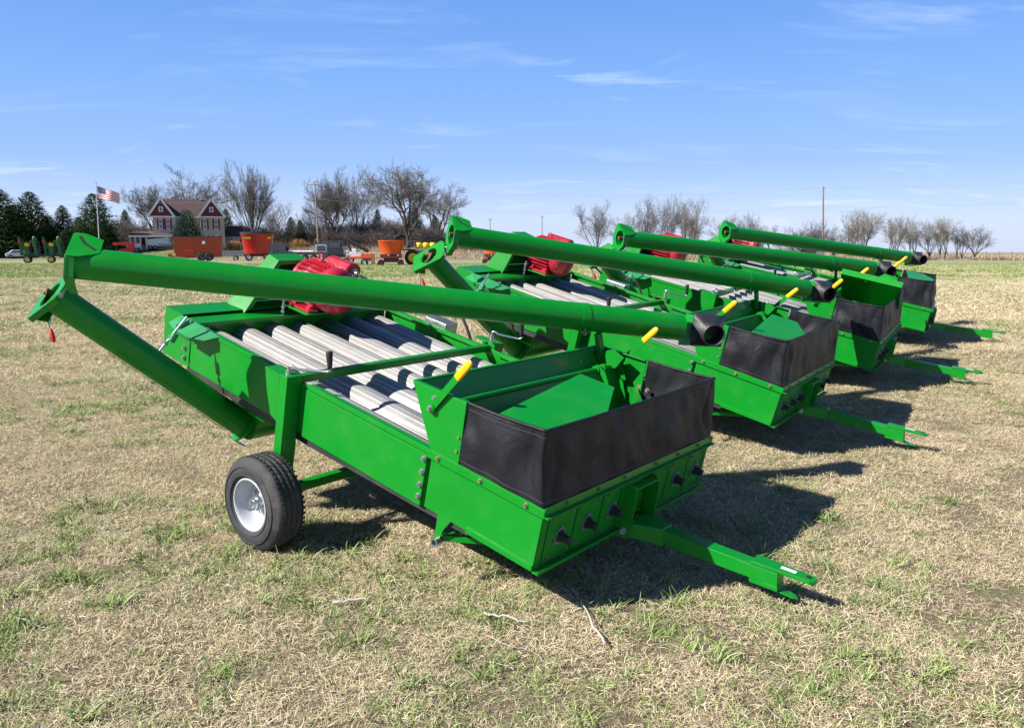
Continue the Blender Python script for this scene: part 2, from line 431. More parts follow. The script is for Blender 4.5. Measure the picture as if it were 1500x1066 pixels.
def make_machine(flap_up=False, seed=1):
    rnd = random.Random(seed)
    root = empty('grain_cleaner')
    g = M['green']
    # --- side panels
    for side in (0, 1):
        y0 = 0.0 if side == 0 else WW
        out = -1 if side == 0 else 1
        m = MB()
        uc_plate(m, [(0.69, 0), (2.81, 0), (2.81, HH), (0.69, HH)], y0, -out * 0.004)
        # rolled top rail
        for ua, ub in ((0.69, 1.635), (1.725, 2.80)):
            m.prism([B(ua, HH - 0.022, y0 + out * 0.007), B(ub, HH - 0.022, y0 + out * 0.007), B(ub, HH + 0.005, y0 + out * 0.007), B(ua, HH + 0.005, y0 + out * 0.007)], V(0, -out * 0.040, 0))
        m.prism([B(0.70, -0.003, y0 + out * 0.016), B(1.635, -0.003, y0 + out * 0.016), B(1.635, HH - 0.024, y0 + out * 0.016), B(0.70, HH - 0.024, y0 + out * 0.016)], V(0, -out * 0.016, 0))
        if side == 1:
            for uu in (2.24, 1.45):
                m.prism([B(uu, 0.02, y0 - 0.004), B(uu - 0.02, 0.02, y0 - 0.004), B(uu - 0.02, HH - 0.03, y0 - 0.004), B(uu, HH - 0.03, y0 - 0.004)], V(0, -0.02, 0))
        m.build('side_panel', g, root, 0.002)
        # front box side (in front of the splice)
        m = MB()
        uc_plate(m, [(0.0, 0), (0.682, 0), (0.682, HH - 0.012), (0.0, HH - 0.012)], y0 + out * 0.003, -out * 0.006)
        m.prism([B(-0.012, HH - 0.035, y0 + out * 0.016), B(0.70, HH - 0.035, y0 + out * 0.016), B(0.70, HH + 0.008, y0 + out * 0.016), B(-0.012, HH + 0.008, y0 + out * 0.016)], V(0, -out * 0.022, 0))
        m.prism([B(0.0, -0.006, y0 + out * 0.012), B(0.40, -0.006, y0 + out * 0.012), B(0.40, 0.022, y0 + out * 0.012), B(0.0, 0.022, y0 + out * 0.012)], V(0, -out * 0.016, 0))
        m.build('front_side_panel', g, root, 0.002)
        m = MB()
        for c in (0.245, 0.175, 0.108, 0.045):
            m.bolt(B(0.718, c, y0 + out * 0.016), (0, out, 0), 0.011, 0.010)
        for c in (0.115, 0.050):
            m.bolt(B(2.875, c, y0 + out * 0.004), (0, out, 0), 0.011, 0.010)
        m.build_each('bolt', M['zinc'], root)
        m = MB()
        for uu in (0.63, 0.36, 0.09):
            m.bolt(B(uu, HH - 0.012, y0 + out * 0.016), (0, out, 0), 0.009, 0.009)
        for c in (0.36, 0.43):
            m.bolt(B(0.53, c, y0 + out * 0.006), (0, out, 0), 0.009, 0.009)
        m.build_each('bolt', M['brass'], root)
        # rear box side
        m = MB()
        uc_plate(m, [(2.822, 0.0), (3.13, 0.0), (3.13, 0.318), (2.93, 0.318), (2.925, 0.300), (2.822, 0.300)], y0, -out * 0.004)
        m.build('rear_side_panel', g, root, 0.002)
    # --- belly pan and seed hopper under the screens
    m = MB()
    for y0 in (0.012, WW - 0.016):
        uc_plate(m, [(0.40, -0.030), (1.6, -0.055), (2.86, -0.045), (2.86, 0.004), (0.40, 0.004)], y0, 0.004)
    m.hexa([B(0.03, 0.012, 0.02), B(0.03, 0.012, WW - 0.02), B(3.1, 0.012, WW - 0.02), B(3.1, 0.012, 0.02),
            B(0.03, 0.020, 0.02), B(0.03, 0.020, WW - 0.02), B(3.1, 0.020, WW - 0.02), B(3.1, 0.020, 0.02)])
    m.hexa([B(0.40, -0.030, 0.02), B(0.40, -0.030, WW - 0.02), B(2.8, -0.052, WW - 0.02), B(2.8, -0.052, 0.02),
            B(0.40, -0.024, 0.02), B(0.40, -0.024, WW - 0.02), B(2.8, -0.046, WW - 0.02), B(2.8, -0.046, 0.02)])
    m.build('belly_pan', M['belly'], root)
    m = MB()
    # trough across the machine, carrying the lower auger
    n = 10; ya, yb = 0.16, WW - 0.05
    cx, cz, r = 0.545, 0.515, 0.092
    prof = [(1.02, 0.74), (cx + r, cz)]
    prof += [(cx + r * math.cos(a), cz + r * math.sin(a)) for a in [-math.pi * k / n for k in range(1, n)]]
    prof += [(cx - r, cz), (cx - r - 0.14, 0.86)]
    vs = [P(x, ya, z) for x, z in prof] + [P(x, yb, z) for x, z in prof]
    k = len(prof)
    m.add(vs, [(i, i + 1, k + i + 1, k + i) for i in range(k - 1)], 0, True)
    m.add(vs[:k], [tuple(range(k))]); m.add(vs[k:], [tuple(range(k))])
    m.build('trough', g, root)
    # --- rear deck and inner rear wall
    m = MB()
    m.hexa([B(3.13, 0.312, 0.0), B(2.93, 0.312, 0.0), B(2.93, 0.312, WW), B(3.13, 0.312, WW), B(3.13, 0.319, 0.0), B(2.93, 0.319, 0.0), B(2.93, 0.319, WW), B(3.13, 0.319, WW)])
    m.prism([B(3.128, 0.0, 0.0), B(3.13, 0.31, 0.0), B(3.13, 0.31, WW), B(3.128, 0.0, WW)], V(CT * 0.004, 0, -ST * 0.004))
    m.build('rear_box_cover', g, root, 0.002)
    m = MB()
    m.hexa([B(2.924, 0.294, 0.006), B(2.785, 0.294, 0.006), B(2.785, 0.294, WW - 0.006), B(2.924, 0.294, WW - 0.006), B(2.924, 0.301, 0.006), B(2.785, 0.301, 0.006), B(2.785, 0.301, WW - 0.006), B(2.924, 0.301, WW - 0.006)])
    m.prism([B(2.788, 0.298, 0.006), B(2.788, 0.278, 0.006), B(2.788, 0.278, WW - 0.006), B(2.788, 0.298, WW - 0.006)], DU * 0.005)
    m.prism([B(2.82, 0.296, 0.006), B(2.82, 0.012, 0.006), B(2.82, 0.012, WW - 0.006), B(2.82, 0.296, WW - 0.006)], DU * 0.005)
    m.build('rear_deck', g, root, 0.002)
    # --- seven perforated screens
    for kx in range(7):
        y = 0.152 + 0.2255 * kx
        a = B(2.825, 0.152, y); b = B(0.06, 0.132, y); R_ = 0.098; n = 40
        d = (b - a).normalized(); e1 = V(0, 1, 0); e2 = d.cross(e1).normalized(); Lr = (b - a).length
        bm = bmesh.new(); uvl = bm.loops.layers.uv.new('UVMap')
        rows = []
        for j in range(2):
            rows.append([bm.verts.new(a + d * (Lr * j) + e1 * (R_ * math.cos(2 * math.pi * i / n)) + e2 * (R_ * math.sin(2 * math.pi * i / n))) for i in range(n)])
        ph = rnd.random()
        for i in range(n):
            i2 = (i + 1) % n
            f = bm.faces.new((rows[0][i], rows[0][i2], rows[1][i2], rows[1][i])); f.smooth = True
            v0 = 2 * math.pi * R_ * i / n + ph; v1 = 2 * math.pi * R_ * (i + 1) / n + ph
            for lp, (uu, vv) in zip(f.loops, ((0, v0), (0, v1), (Lr, v1), (Lr, v0))): lp[uvl].uv = (uu + kx * 3.3, vv)
        for row in rows:
            f = bm.faces.new(row if row is rows[1] else row[::-1])
            for lp in f.loops: lp[uvl].uv = (0, 0)
        bmesh.ops.recalc_face_normals(bm, faces=bm.faces)
        me = bpy.data.meshes.new('screen_tube'); bm.to_mesh(me); bm.free(); me.materials.append(M['screen'])
        nlink(bpy.data.objects.new('screen_tube', me), root)
    # --- front panel with its rails
    m = MB()
    m.prism([B(0, 0, 0.006), B(0, 0, WW - 0.006), B(0, HH, WW - 0.006), B(0, HH, 0.006)], DU * 0.005)
    m.prism([B(-0.035, HH - 0.03, -0.014), B(-0.035, HH - 0.03, WW + 0.014), B(-0.035, HH - 0.024, WW + 0.014), B(-0.035, HH - 0.024, -0.014)], DU * 0.033)
    m.prism([B(-0.012, HH - 0.024, 0.0), B(-0.012, HH - 0.024, WW), B(-0.004, HH + 0.012, WW), B(-0.004, HH + 0.012, 0.0)], DU * 0.004)
    m.prism([B(-0.033, -0.010, -0.010), B(-0.033, -0.010, WW + 0.010), B(-0.033, -0.004, WW + 0.010), B(-0.033, -0.004, -0.010)], DU * 0.030)
    m.prism([B(-0.034, -0.010, -0.010), B(-0.034, -0.010, WW + 0.010), B(-0.034, 0.010, WW + 0.010), B(-0.034, 0.010, -0.010)], DU * -0.004)
    fp = m.build('front_panel', g, root, 0.0015)
    m = MB()
    for y in (0.05, 0.275, 0.50, 0.69, 0.955, 1.17, 1.40, 1.60):
        m.mark(); m.prism([B(-0.0015, 0.012, y), B(-0.0015, 0.012, y + 0.005), B(-0.0015, 0.252, y + 0.005), B(-0.0015, 0.252, y)], DU * -0.001)
    m.build_each('joint', M['seam'], fp)
    m = MB()
    for y in (0.05, 0.275, 0.50, 0.955, 1.17, 1.40, 1.60):
        for dy_ in (-0.035, 0.04):
            if y + dy_ < 0.03 or y + dy_ > 1.62: continue
            for c in (0.225, 0.035):
                m.bolt(B(-0.001, c, y + dy_), -DU, 0.0062, 0.007)
    for y in (0.16, 0.42, 0.66, 0.98, 1.22, 1.47):
        m.bolt(B(-0.012, HH - 0.004, y), -DU, 0.0062, 0.007)
    m.build_each('bolt', M['brass'], fp)
    for y in (0.163, 0.388, 0.614, 1.285, 1.519):
        m = MB()
        c0 = B(-0.0015, 0.122, y)
        m.cyl(c0, c0 - DU * 0.014, 0.033, 0.029, n=20)
        m.cyl(c0 - DU * 0.014, c0 - DU * 0.050, 0.020, 0.018, n=16)
        m.cyl(c0 - DU * 0.050, c0 - DU * 0.055, 0.021, 0.021, n=16)
        sh = m.build('shaft_stub', M['black_plastic'], fp)
    m = MB()
    for y in (0.163, 0.388, 0.614, 1.285, 1.519):
        c0 = B(-0.0015, 0.122, y)
        m.mark(); m.cyl(c0, c0 - DU * 0.006, 0.043, n=20)
        for a in (90, 210, 330):
            p = c0 + DY * (0.047 * math.cos(math.radians(a))) + DC * (0.047 * math.sin(math.radians(a)))
            m.cyl(p, p - DU * 0.011, 0.0075, n=6, smooth=False)
    m.build_each('bearing_flange', M['zinc'], fp)
    # --- hopper: two cheek plates and the back plate
    hp = MB()
    for y0, th in ((-0.012, 0.005), (WW + 0.007, 0.005)):
        uc_plate(hp, [(0.868, 0.592), (0.52, 0.603), (0.505, 0.286), (0.668, 0.270)], y0, th)
        out = -1 if y0 < 0 else 1
        yy = y0 if out < 0 else y0 + 0.005
        hp.prism([B(0.868, 0.590, yy), B(0.52, 0.601, yy), B(0.52, 0.607, yy), B(0.868, 0.596, yy)], V(0, -out * 0.028, 0))
    hp.prism([B(0.866, 0.590, -0.006), B(0.668, 0.285, -0.006), B(0.668, 0.285, WW + 0.006), B(0.866, 0.590, WW + 0.006)], DU * -0.004)
    hp.prism([B(0.870, 0.592, -0.010), B(0.870, 0.592, WW + 0.010), B(0.870, 0.598, WW + 0.010), B(0.870, 0.598, -0.010)], DU * -0.018)
    # sloping baffle inside and its stiffener
    hp.prism([B(0.695, 0.505, 0.02), B(0.695, 0.505, WW - 0.02), B(0.575, 0.24, WW - 0.02), B(0.575, 0.24, 0.02)], DU * -0.004)
    hp.prism([B(0.60, 0.242, 0.02), B(0.60, 0.242, WW - 0.02), B(0.02, 0.236, WW - 0.02), B(0.02, 0.236, 0.02)], DC * -0.003)
    hp.bar(B(0.56, 0.40, WW - 0.02), B(0.10, 0.30, WW - 0.50), 0.06, 0.045, DC)
    hopper = hp.build('hopper', g, root, 0.0015)
    m = MB()
    for y in (1.38, 1.47):
        for c in (0.53, 0.44):
            m.bolt(B(0.862 - (0.590 - c) * 0.65 - 0.004, c, y), -DU, 0.008, 0.006)
    m.build_each('bolt', M['zinc'], hopper)
    # gate shaft and its two levers
    m = MB()
    m.cyl(B(0.705, 0.515, -0.03), B(0.705, 0.515, WW + 0.03), 0.0155, n=14)
    for y in (WW - 0.19, WW - 0.26):
        m.cyl(B(0.705, 0.515, y), B(0.705, 0.515, y + 0.035), 0.027, n=16)
    m.build('gate_shaft', g, root)
    m = MB()
    for y in (WW - 0.05, WW - 0.25):
        m.mark(); m.prism([B(0.73, 0.53, y), B(0.69, 0.50, y), B(0.62, 0.44, y), B(0.60, 0.46, y), B(0.64, 0.52, y), B(0.70, 0.55, y)], V(0, 0.006, 0))
    m.mark(); m.prism([B(0.76, 0.60, WW - 0.10), B(0.70, 0.63, WW - 0.10), B(0.62, 0.60, WW - 0.10), B(0.66, 0.52, WW - 0.10), B(0.72, 0.50, WW - 0.10)], V(0, 0.008, 0))
    m.build_each('gate_bracket', g, root, 0.001)
    for (yp, yt) in ((-0.024, -0.036), (WW + 0.022, WW + 0.040)):
        pv = P(2.349, yp, 0.897); tp = P(2.612, yt, 1.146)
        d = (tp - pv).normalized()
        m = MB()
        m.bar(pv - d * 0.012, pv + d * 0.26, 0.036, 0.008, DY)
        m.cyl(pv - DY * 0.010, pv + DY * 0.010, 0.024, n=18)
        lev = m.build('gate_lever', g, root, 0.001)
        m = MB()
        a = pv + d * 0.235
        n = 12
        prof = [(0, 0.0), (0, 1.0), (0.006, 1.08), (0.10, 1.05), (0.118, 0.8), (0.126, 0.35), (0.127, 0.0)]
        e1 = d.cross(DY).normalized(); vs = []
        for (s_, k_) in prof[1:-1]:
            for i in range(n):
                an = 2 * math.pi * i / n
                vs.append(a + d * s_ + e1 * (0.0185 * k_ * math.copysign(abs(math.cos(an)) ** 0.6, math.cos(an))) + DY * (0.0095 * min(k_, 1) * math.copysign(abs(math.sin(an)) ** 0.7, math.sin(an))))
        fs = [(j * n + i, j * n + (i + 1) % n, (j + 1) * n + (i + 1) % n, (j + 1) * n + i) for j in range(len(prof) - 3) for i in range(n)]
        m.add(vs, fs, 0, True); m.add(vs[:n], [tuple(range(n))]); m.add(vs[-n:], [tuple(range(n))])
        m.build('grip', M['yellow'], lev)
        m = MB()
        m.bolt(pv - DY * (0.010 if yp < 0 else -0.010), DY * (-1 if yp < 0 else 1), 0.010, 0.012)
        m.bolt(P(2.36, yp * 0.5 if yp < 0 else WW + 0.012, 0.945), DY * (-1 if yp < 0 else 1), 0.008, 0.012)
        m.build_each('bolt', M['zinc'], lev)
    # --- flap over the front of the hopper
    if not flap_up:
        m = MB()
        pl = lambda u, y: B(u, 0.600 + 0.083 * y, y)
        m.prism([pl(0.365, 0.035), pl(0.44, 0.78), pl(0.225, 0.78), pl(0.078, 0.50), pl(0.078, 0.04)], DC * -0.004)
        m.prism([pl(0.44, 0.78), pl(0.225, 0.78), pl(0.225, 0.78) - DC * 0.03, pl(0.44, 0.78) - DC * 0.03], V(0, 0.004, 0))
        m.build('hopper_flap', g, root, 0.001)
    else:
        m = MB()
        y = 0.72
        m.prism([B(0.655, 0.46, y + 0.56), B(0.02, 0.42, y + 0.56), B(0.03, 0.785, y), B(0.655, 0.775, y)], DC * 0.004)
        m.prism([B(0.655, 0.777, y), B(0.03, 0.787, y), B(0.03, 0.842, y + 0.035), B(0.655, 0.832, y + 0.035)], V(0, 0.004, 0))
        m.prism([B(0.10, 0.83, y + 0.04), B(0.28, 0.835, y + 0.04), B(0.24, 0.875, y + 0.08), B(0.10, 0.865, y + 0.08)], DC * 0.005)
        m.prism([B(0.40, 0.46, y + 0.53), B(0.385, 0.46, y + 0.53), B(0.385, 0.765, y + 0.02), B(0.40, 0.765, y + 0.02)], DC * -0.012)
        m.build('hopper_flap', g, root, 0.001)
    # --- canvas skirt
    def skirt(seedv):
        rr = random.Random(seedv)
        outline = [(0.505, -0.006), (0.0, -0.006), (0.0, WW + 0.006), (0.505, WW + 0.006)]
        bm = bmesh.new()
        segs = [(0, 1, 24), (1, 2, 70), (2, 3, 24)]
        pts = []
        for a, b, n in segs:
            for i in range(n):
                t = i / n
                pts.append((a, t, outline[a][0] * (1 - t) + outline[b][0] * t, outline[a][1] * (1 - t) + outline[b][1] * t))
        pts.append((2, 1.0, outline[3][0], outline[3][1]))
        nv = 22; off = seedv * 7.7
        grid = []
        for (sg, t, u, y) in pts:
            colm = []
            sag = math.sin(math.pi * t) * (0.006 if sg == 1 else 0.006)
            for j in range(nv + 1):
                v = j / nv
                ctop = (0.607 if u > 0.5 else 0.607 + (0.642 - 0.607) * (1 - u / 0.505)) - sag
                c = 0.296 + v * (ctop - 0.296)
                lean = 0.068 * v * (1 - u / 0.505)
                uu = u + lean
                bow = math.sin(math.pi * v) * math.sin(math.pi * min(1, max(0, t)))
                w1 = mnoise.noise(V(t * (7 if sg == 1 else 3.2) + off + sg * 9, v * 1.4 + 0.35 * t * 3, off))
                w2 = mnoise.noise(V(t * (22 if sg == 1 else 9) + off + v * 2.0, v * 1.8, off + 5))
                dd = 0.034 * w1 * (0.15 + math.sin(math.pi * v)) + 0.011 * w2 * math.sin(math.pi * (0.1 + 0.85 * v))
                # tucked fold just inside the corners
                e = t if sg != 0 else 1 - t
                e = min(e, 1 - t if sg == 1 else e)
                fold = math.exp(-((e * (1.64 if sg == 1 else 0.5) - 0.03 - 0.07 * math.sin(v * 3)) / 0.020) ** 2) * 0.020 * math.sin(math.pi * v)
                dd -= fold
                out = dd + 0.006 * bow
                if sg == 0: q = B(uu, c, y - out)
                elif sg == 2: q = B(uu, c, y + out)
                else: q = B(uu - out, c, y)
                colm.append(bm.verts.new(q))
            grid.append(colm)
        for i in range(len(grid) - 1):
            for j in range(nv):
                f = bm.faces.new((grid[i][j], grid[i + 1][j], grid[i + 1][j + 1], grid[i][j + 1])); f.smooth = True
        bmesh.ops.recalc_face_normals(bm, faces=bm.faces)
        me = bpy.data.meshes.new('canvas_skirt'); bm.to_mesh(me)
        top = [tuple(c_[-1].co) for c_ in grid]
        low = [tuple(c_[-3].co) for c_ in grid]; bot = [tuple(c_[2].co) for c_ in grid]
        bm.free(); me.materials.append(M['canvas'])
        o = nlink(bpy.data.objects.new('canvas_skirt', me), root)
        s_ = o.modifiers.new('solid', 'SOLIDIFY'); s_.thickness = 0.003; s_.offset = 0
        return o, top, low, bot
    sk, top, low, bot = skirt(seed)
    m = MB(); m.path(top, 0.0085, n=8); m.build('hem', M['canvas'], sk)
    m = MB()
    cen = B(0.25, 0.45, WW / 2)
    for line in (low, bot):
        m.mark()
        for i in range(len(line) - 1):
            a = Vector(line[i]); b = Vector(line[i + 1]); o_ = (a - cen); o_.z = 0; 
            if (b - a).length > 0.08: continue
            dd = V(0, -1, 0) if i < 24 else (-DU if i < 94 else V(0, 1, 0))
            m.bar(a + dd * 0.003, b + dd * 0.003, 0.0016, 0.001)
    m.build_each('stitching', M['stitch'], sk)
    m = MB()
    for c in (0.36, 0.43):
        m.bolt(B(0.46, c, WW - 0.004), (0, -1, 0), 0.010, 0.016)
    m.build_each('bolt', M['brass'], sk)
    # --- crossbar, posts, axle, wheels, cranks
    m = MB()
    m.bar(B(1.755, 0.292, 0.0), B(1.755, 0.292, WW), 0.042, 0.046, DC)
    m.build('crossbar', g, root, 0.003)
    for side in (0, 1):
        s_ = -1 if side == 0 else 1
        yc = -0.055 if side == 0 else WW + 0.055
        m = MB()
        ya, yb = yc - 0.046, yc + 0.052
        def Bq(u, c, y): return B(u, c, y)
        m.hexa([Bq(1.755, -0.155, ya), Bq(1.688, -0.195, ya), Bq(1.688, -0.195, yb), Bq(1.755, -0.155, yb), Bq(1.765, 0.333, ya), Bq(1.698, 0.333, ya), Bq(1.698, 0.333, yb), Bq(1.765, 0.333, yb)])
        yo_ = yc + s_ * 0.046
        m.prism([Bq(1.765, 0.33, yo_), Bq(1.900, 0.33, yo_), Bq(1.870, 0.21, yo_), Bq(1.815, 0.075, yo_), Bq(1.757, 0.055, yo_)], V(0, -s_ * 0.005, 0))
        m.prism([Bq(1.765, 0.325, yo_), Bq(1.900, 0.325, yo_), Bq(1.900, 0.325, yo_ - s_ * 0.10), Bq(1.765, 0.325, yo_ - s_ * 0.10)], DC * 0.005)
        m.hexa([P(1.215, yc - 0.03, 0.27), P(1.275, yc - 0.03, 0.27), P(1.275, yc + 0.03, 0.27), P(1.215, yc + 0.03, 0.27), Bq(1.745, -0.10, yc - 0.03), Bq(1.69, -0.10, yc - 0.03), Bq(1.69, -0.10, yc + 0.03), Bq(1.745, -0.10, yc + 0.03)])
        m.build('post', g, root, 0.004)
        # crank
        base = P(1.300, yc, 0.95) if side == 0 else P(1.328, WW + 0.0, 0.985)
        grip = P(1.500, yc + 0.122, 1.030) if side == 0 else P(1.517, WW + 0.098, 1.048)
        m = MB()
        m.cyl(base - V(0, 0, 0.02), base + V(0, 0, 0.025), 0.017, n=14)
        arm = [base + V(0, 0, 0.02), base + V(0.005, 0, 0.045), base + V(0.02, 0.006, 0.05), base + V(0.045, 0.02, 0.030), V(grip.x - 0.02, grip.y - 0.01, grip.z - 0.062),
               V(grip.x, grip.y, grip.z - 0.058), V(grip.x + 0.004, grip.y, grip.z - 0.045), V(grip.x, grip.y, grip.z + 0.02)]
        m.path(arm, 0.0085, n=10)
        cr = m.build('crank', M['zinc'], root)
        m = MB()
        m.lathe((grip.x, grip.y, grip.z - 0.045), (0, 0, 1), [(0, 0.0), (0, 0.012), (0.02, 0.014), (0.05, 0.017), (0.088, 0.019), (0.096, 0.019), (0.096, 0.012), (0.09, 0.0)], n=16)
        m.build('grip', M['rubber_grip'], cr)
    m = MB()
    m.bar(P(1.245, -0.05, 0.29), P(1.245, WW + 0.05, 0.29), 0.062, 0.05, (0, 0, 1))
    m.build('axle', g, root, 0.003)
    for side in (0, 1):
        s_ = -1 if side == 0 else 1
        yo = -0.318 if side == 0 else WW + 0.318
        cx, cz, R_ = 1.246, 0.262, 0.262
        ax = V(0, -s_, 0)     # pointing inwards
        c0 = P(cx, yo, cz)
        wh = empty('wheel'); wh.parent = root
        wh.location = P(cx, yo - s_ * 0.10, cz)
        off = Vector(wh.location)
        def W(m_):   # keep coordinates relative to the wheel's own empty
            m_.v = [tuple(Vector(p) - off) for p in m_.v]; return m_
        m = MB()
        Wd = 0.205
        prof = [(0.030, 0.142), (0.012, 0.150), (0.004, 0.170), (0.003, 0.200), (0.010, 0.226), (0.022, 0.243)]
        m.lathe(c0, ax, prof + [(0.026, 0.252), (0.040, 0.259)], n=72)
        # ribbed tread with grooves
        tp = [(0.040, 0.259)]
        for k in range(4):
            a = 0.040 + k * 0.032
            tp += [(a + 0.024, 0.2615), (a + 0.025, 0.254), (a + 0.029, 0.254), (a + 0.031, 0.2615)]
        tp += [(Wd - 0.040, 0.259), (Wd - 0.026, 0.252), (Wd - 0.022, 0.243), (Wd - 0.010, 0.226), (Wd - 0.003, 0.200), (Wd - 0.012, 0.150), (Wd - 0.03, 0.142)]
        m.lathe(c0, ax, tp, n=72)
        # tread blocks
        for k in range(5):
            a = 0.040 + k * 0.032 - (0.004 if k else 0)
            for i in range(56):
                an = 2 * math.pi * (i + 0.5 * (k % 2)) / 56
                e1 = V(1, 0, 0); e2 = V(0, 0, 1)
                p = c0 + ax * (a + 0.012 + 0.003 * math.sin(an * 28)) + (e1 * math.cos(an) + e2 * math.sin(an)) * 0.2613
                rt = Matrix.Rotation(-an + 0.0, 3, 'Y')
                m.box(p, (0.0045, 0.015, 0.013), rt @ Matrix.Rotation(0.35 * (-1) ** k, 3, 'X'))
        # raised rings and lettering bars on the sidewall
        for rr_ in (0.166, 0.212):
            m.lathe(c0, ax, [(0.0035, rr_ - 0.003), (0.0005, rr_ - 0.001), (0.0005, rr_ + 0.001), (0.0045, rr_ + 0.003)], n=72)
        ty = W(m).build('tyre', M['tyre'], wh)
        m = MB()
        m.lathe(c0, ax, [(0.034, 0.152), (0.016, 0.150), (0.010, 0.144), (0.012, 0.138), (0.026, 0.134), (0.050, 0.128), (0.085, 0.124), (0.098, 0.112), (0.098, 0.085), (0.092, 0.060), (0.094, 0.0)], n=56)
        m.lathe(c0, ax, [(0.094, 0.0), (0.11, 0.10), (0.12, 0.135), (0.18, 0.15)], n=56)
        W(m).build('rim', M['rim'], wh)
        m = MB()
        m.cyl(c0 + ax * 0.094, c0 + ax * 0.030, 0.033, 0.033, n=24)
        m.cyl(c0 + ax * 0.030, c0 + ax * 0.016, 0.026, 0.022, n=24)
        for i in range(4):
            an = math.pi / 4 + i * math.pi / 2
            m.bolt(c0 + ax * 0.092 + V(math.cos(an), 0, math.sin(an)) * 0.060, -ax, 0.010, 0.016)
        m.lathe(c0 + ax * 0.05, ax, [(0, 0.034), (0, 0.043), (0.016, 0.043), (0.016, 0.034)], n=6, smooth=False)
        W(m).build('hub', M['zinc'], wh)
        m = MB(); m.box(P(cx, yo - s_ * 0.225, 0.275), (0.09, 0.02, 0.10)); m.cyl(P(cx, yo - s_ * 0.10, cz), P(cx, yo - s_ * 0.30, cz + 0.01), 0.022, n=16)
        W(m).build('spindle', g, wh, 0.003)
    # --- hitch post and drawbar
    m = MB()
    for y in (0.700, 0.930):
        m.prism([B(-0.002, -0.045, y), B(-0.075, -0.035, y), B(-0.085, 0.05, y), B(-0.075, 0.225, y), B(-0.055, 0.250, y), B(-0.002, 0.250, y)], V(0, 0.008, 0))
    m.prism([B(-0.070, 0.232, 0.708), B(-0.070, 0.232, 0.930), B(-0.070, 0.242, 0.930), B(-0.070, 0.242, 0.708)], DU * 0.045)
    m.prism([B(-0.003, 0.02, 0.67), B(-0.003, 0.02, 0.70), B(-0.003, 0.245, 0.70), B(-0.003, 0.245, 0.67)], DU * -0.004)
    m.prism([B(-0.003, 0.02, 0.938), B(-0.003, 0.02, 0.968), B(-0.003, 0.245, 0.968), B(-0.003, 0.245, 0.938)], DU * -0.004)
    hpst = m.build('hitch_post', g, root, 0.0015)
    m = MB(); m.cyl(B(-0.045, 0.0, 0.68), B(-0.045, 0.0, 0.96), 0.011, n=12); m.bolt(B(-0.045, 0.0, 0.70), (0, -1, 0), 0.014, 0.014)
    m.build('hitch_pin', M['zinc'], hpst)
    m = MB()
    # flare
    a0 = 2.985; zt = 0.268
    m.hexa([P(a0, 0.710, zt - 0.075), P(a0, 0.930, zt - 0.075), P(3.16, 0.872, 0.165), P(3.16, 0.776, 0.165),
            P(a0, 0.710, zt), P(a0, 0.930, zt), P(3.16, 0.872, 0.255), P(3.16, 0.776, 0.255)])
    m.hexa([P(3.155, 0.781, 0.172), P(3.155, 0.867, 0.172), P(3.735, 0.890, 0.094), P(3.735, 0.808, 0.094),
            P(3.155, 0.781, 0.246), P(3.155, 0.867, 0.246), P(3.735, 0.890, 0.162), P(3.735, 0.808, 0.162)])
    # clevis plates
    m.prism([P(3.605, 0.796, 0.182), P(3.872, 0.826, 0.142), P(3.892, 0.842, 0.139), P(3.892, 0.880, 0.139), P(3.872, 0.896, 0.142), P(3.605, 0.896, 0.182)], V(0.003, 0, 0.018))
    m.hexa([P(3.60, 0.804, 0.090), P(3.60, 0.889, 0.090), P(3.737, 0.893, 0.074), P(3.737, 0.806, 0.074), P(3.60, 0.804, 0.118), P(3.60, 0.889, 0.118), P(3.737, 0.893, 0.098), P(3.737, 0.806, 0.098)])
    m.prism([P(3.70, 0.812, 0.086), P(3.80, 0.832, 0.058), P(3.822, 0.850, 0.052), P(3.80, 0.876, 0.058), P(3.70, 0.890, 0.086)], V(0, 0, -0.008))
    db = m.build('drawbar', g, root, 0.004)
    m = MB()
    m.prism([P(3.735, 0.836, 0.1827), P(3.805, 0.840, 0.1722), P(3.805, 0.866, 0.1722), P(3.735, 0.862, 0.1827)], V(0.0003, 0, 0.0014))
    m.build('label', M['white_label'], db)
    m = MB(); m.cyl(P(3.858, 0.862, 0.148), P(3.8595, 0.862, 0.1655), 0.012, n=16); m.build('pin_hole', M['seam'], db)
    # --- rest pipe under the front box
    m = MB()
    for y in (-0.004, WW - 0.004):
        m.prism([B(0.585, 0.0, y), B(0.50, 0.0, y), B(0.535, -0.06, y), B(0.560, -0.145, y), B(0.585, -0.145, y)], V(0, 0.008, 0))
    m.bar(P(2.36, 0.03, 0.246), P(2.86, 0.30, 0.235), 0.03, 0.03)
    m.bar(P(2.36, WW - 0.03, 0.246), P(2.86, WW - 0.30, 0.235), 0.03, 0.03)
    m.cyl(P(2.36, 0.0, 0.238), P(2.36, WW, 0.238), 0.014, n=12)
    jr = m.build('rest_frame', g, root, 0.001)
    m = MB()
    for a, b in ((-0.035, 0.0), (WW, WW + 0.035)):
        m.mark(); m.ring(P(2.36, a, 0.236), P(2.36, b, 0.236), 0.023, 0.015, n=18)
    m.build_each('pipe_end', M['zinc'], jr)
    # --- rear lift bracket with threaded rod
    m = MB()
    r0 = [B(2.93, 0.312, -0.002), B(2.78, 0.312, -0.002), B(2.60, 0.306, -0.002), B(2.50, 0.300, -0.002)]
    r1 = [B(2.96, 0.262, -0.070), B(2.82, 0.268, -0.118), B(2.66, 0.262, -0.118), B(2.545, 0.270, -0.075)]
    for i in range(3):
        m.prism([r0[i], r0[i + 1], r1[i + 1], r1[i]], DC * 0.004)
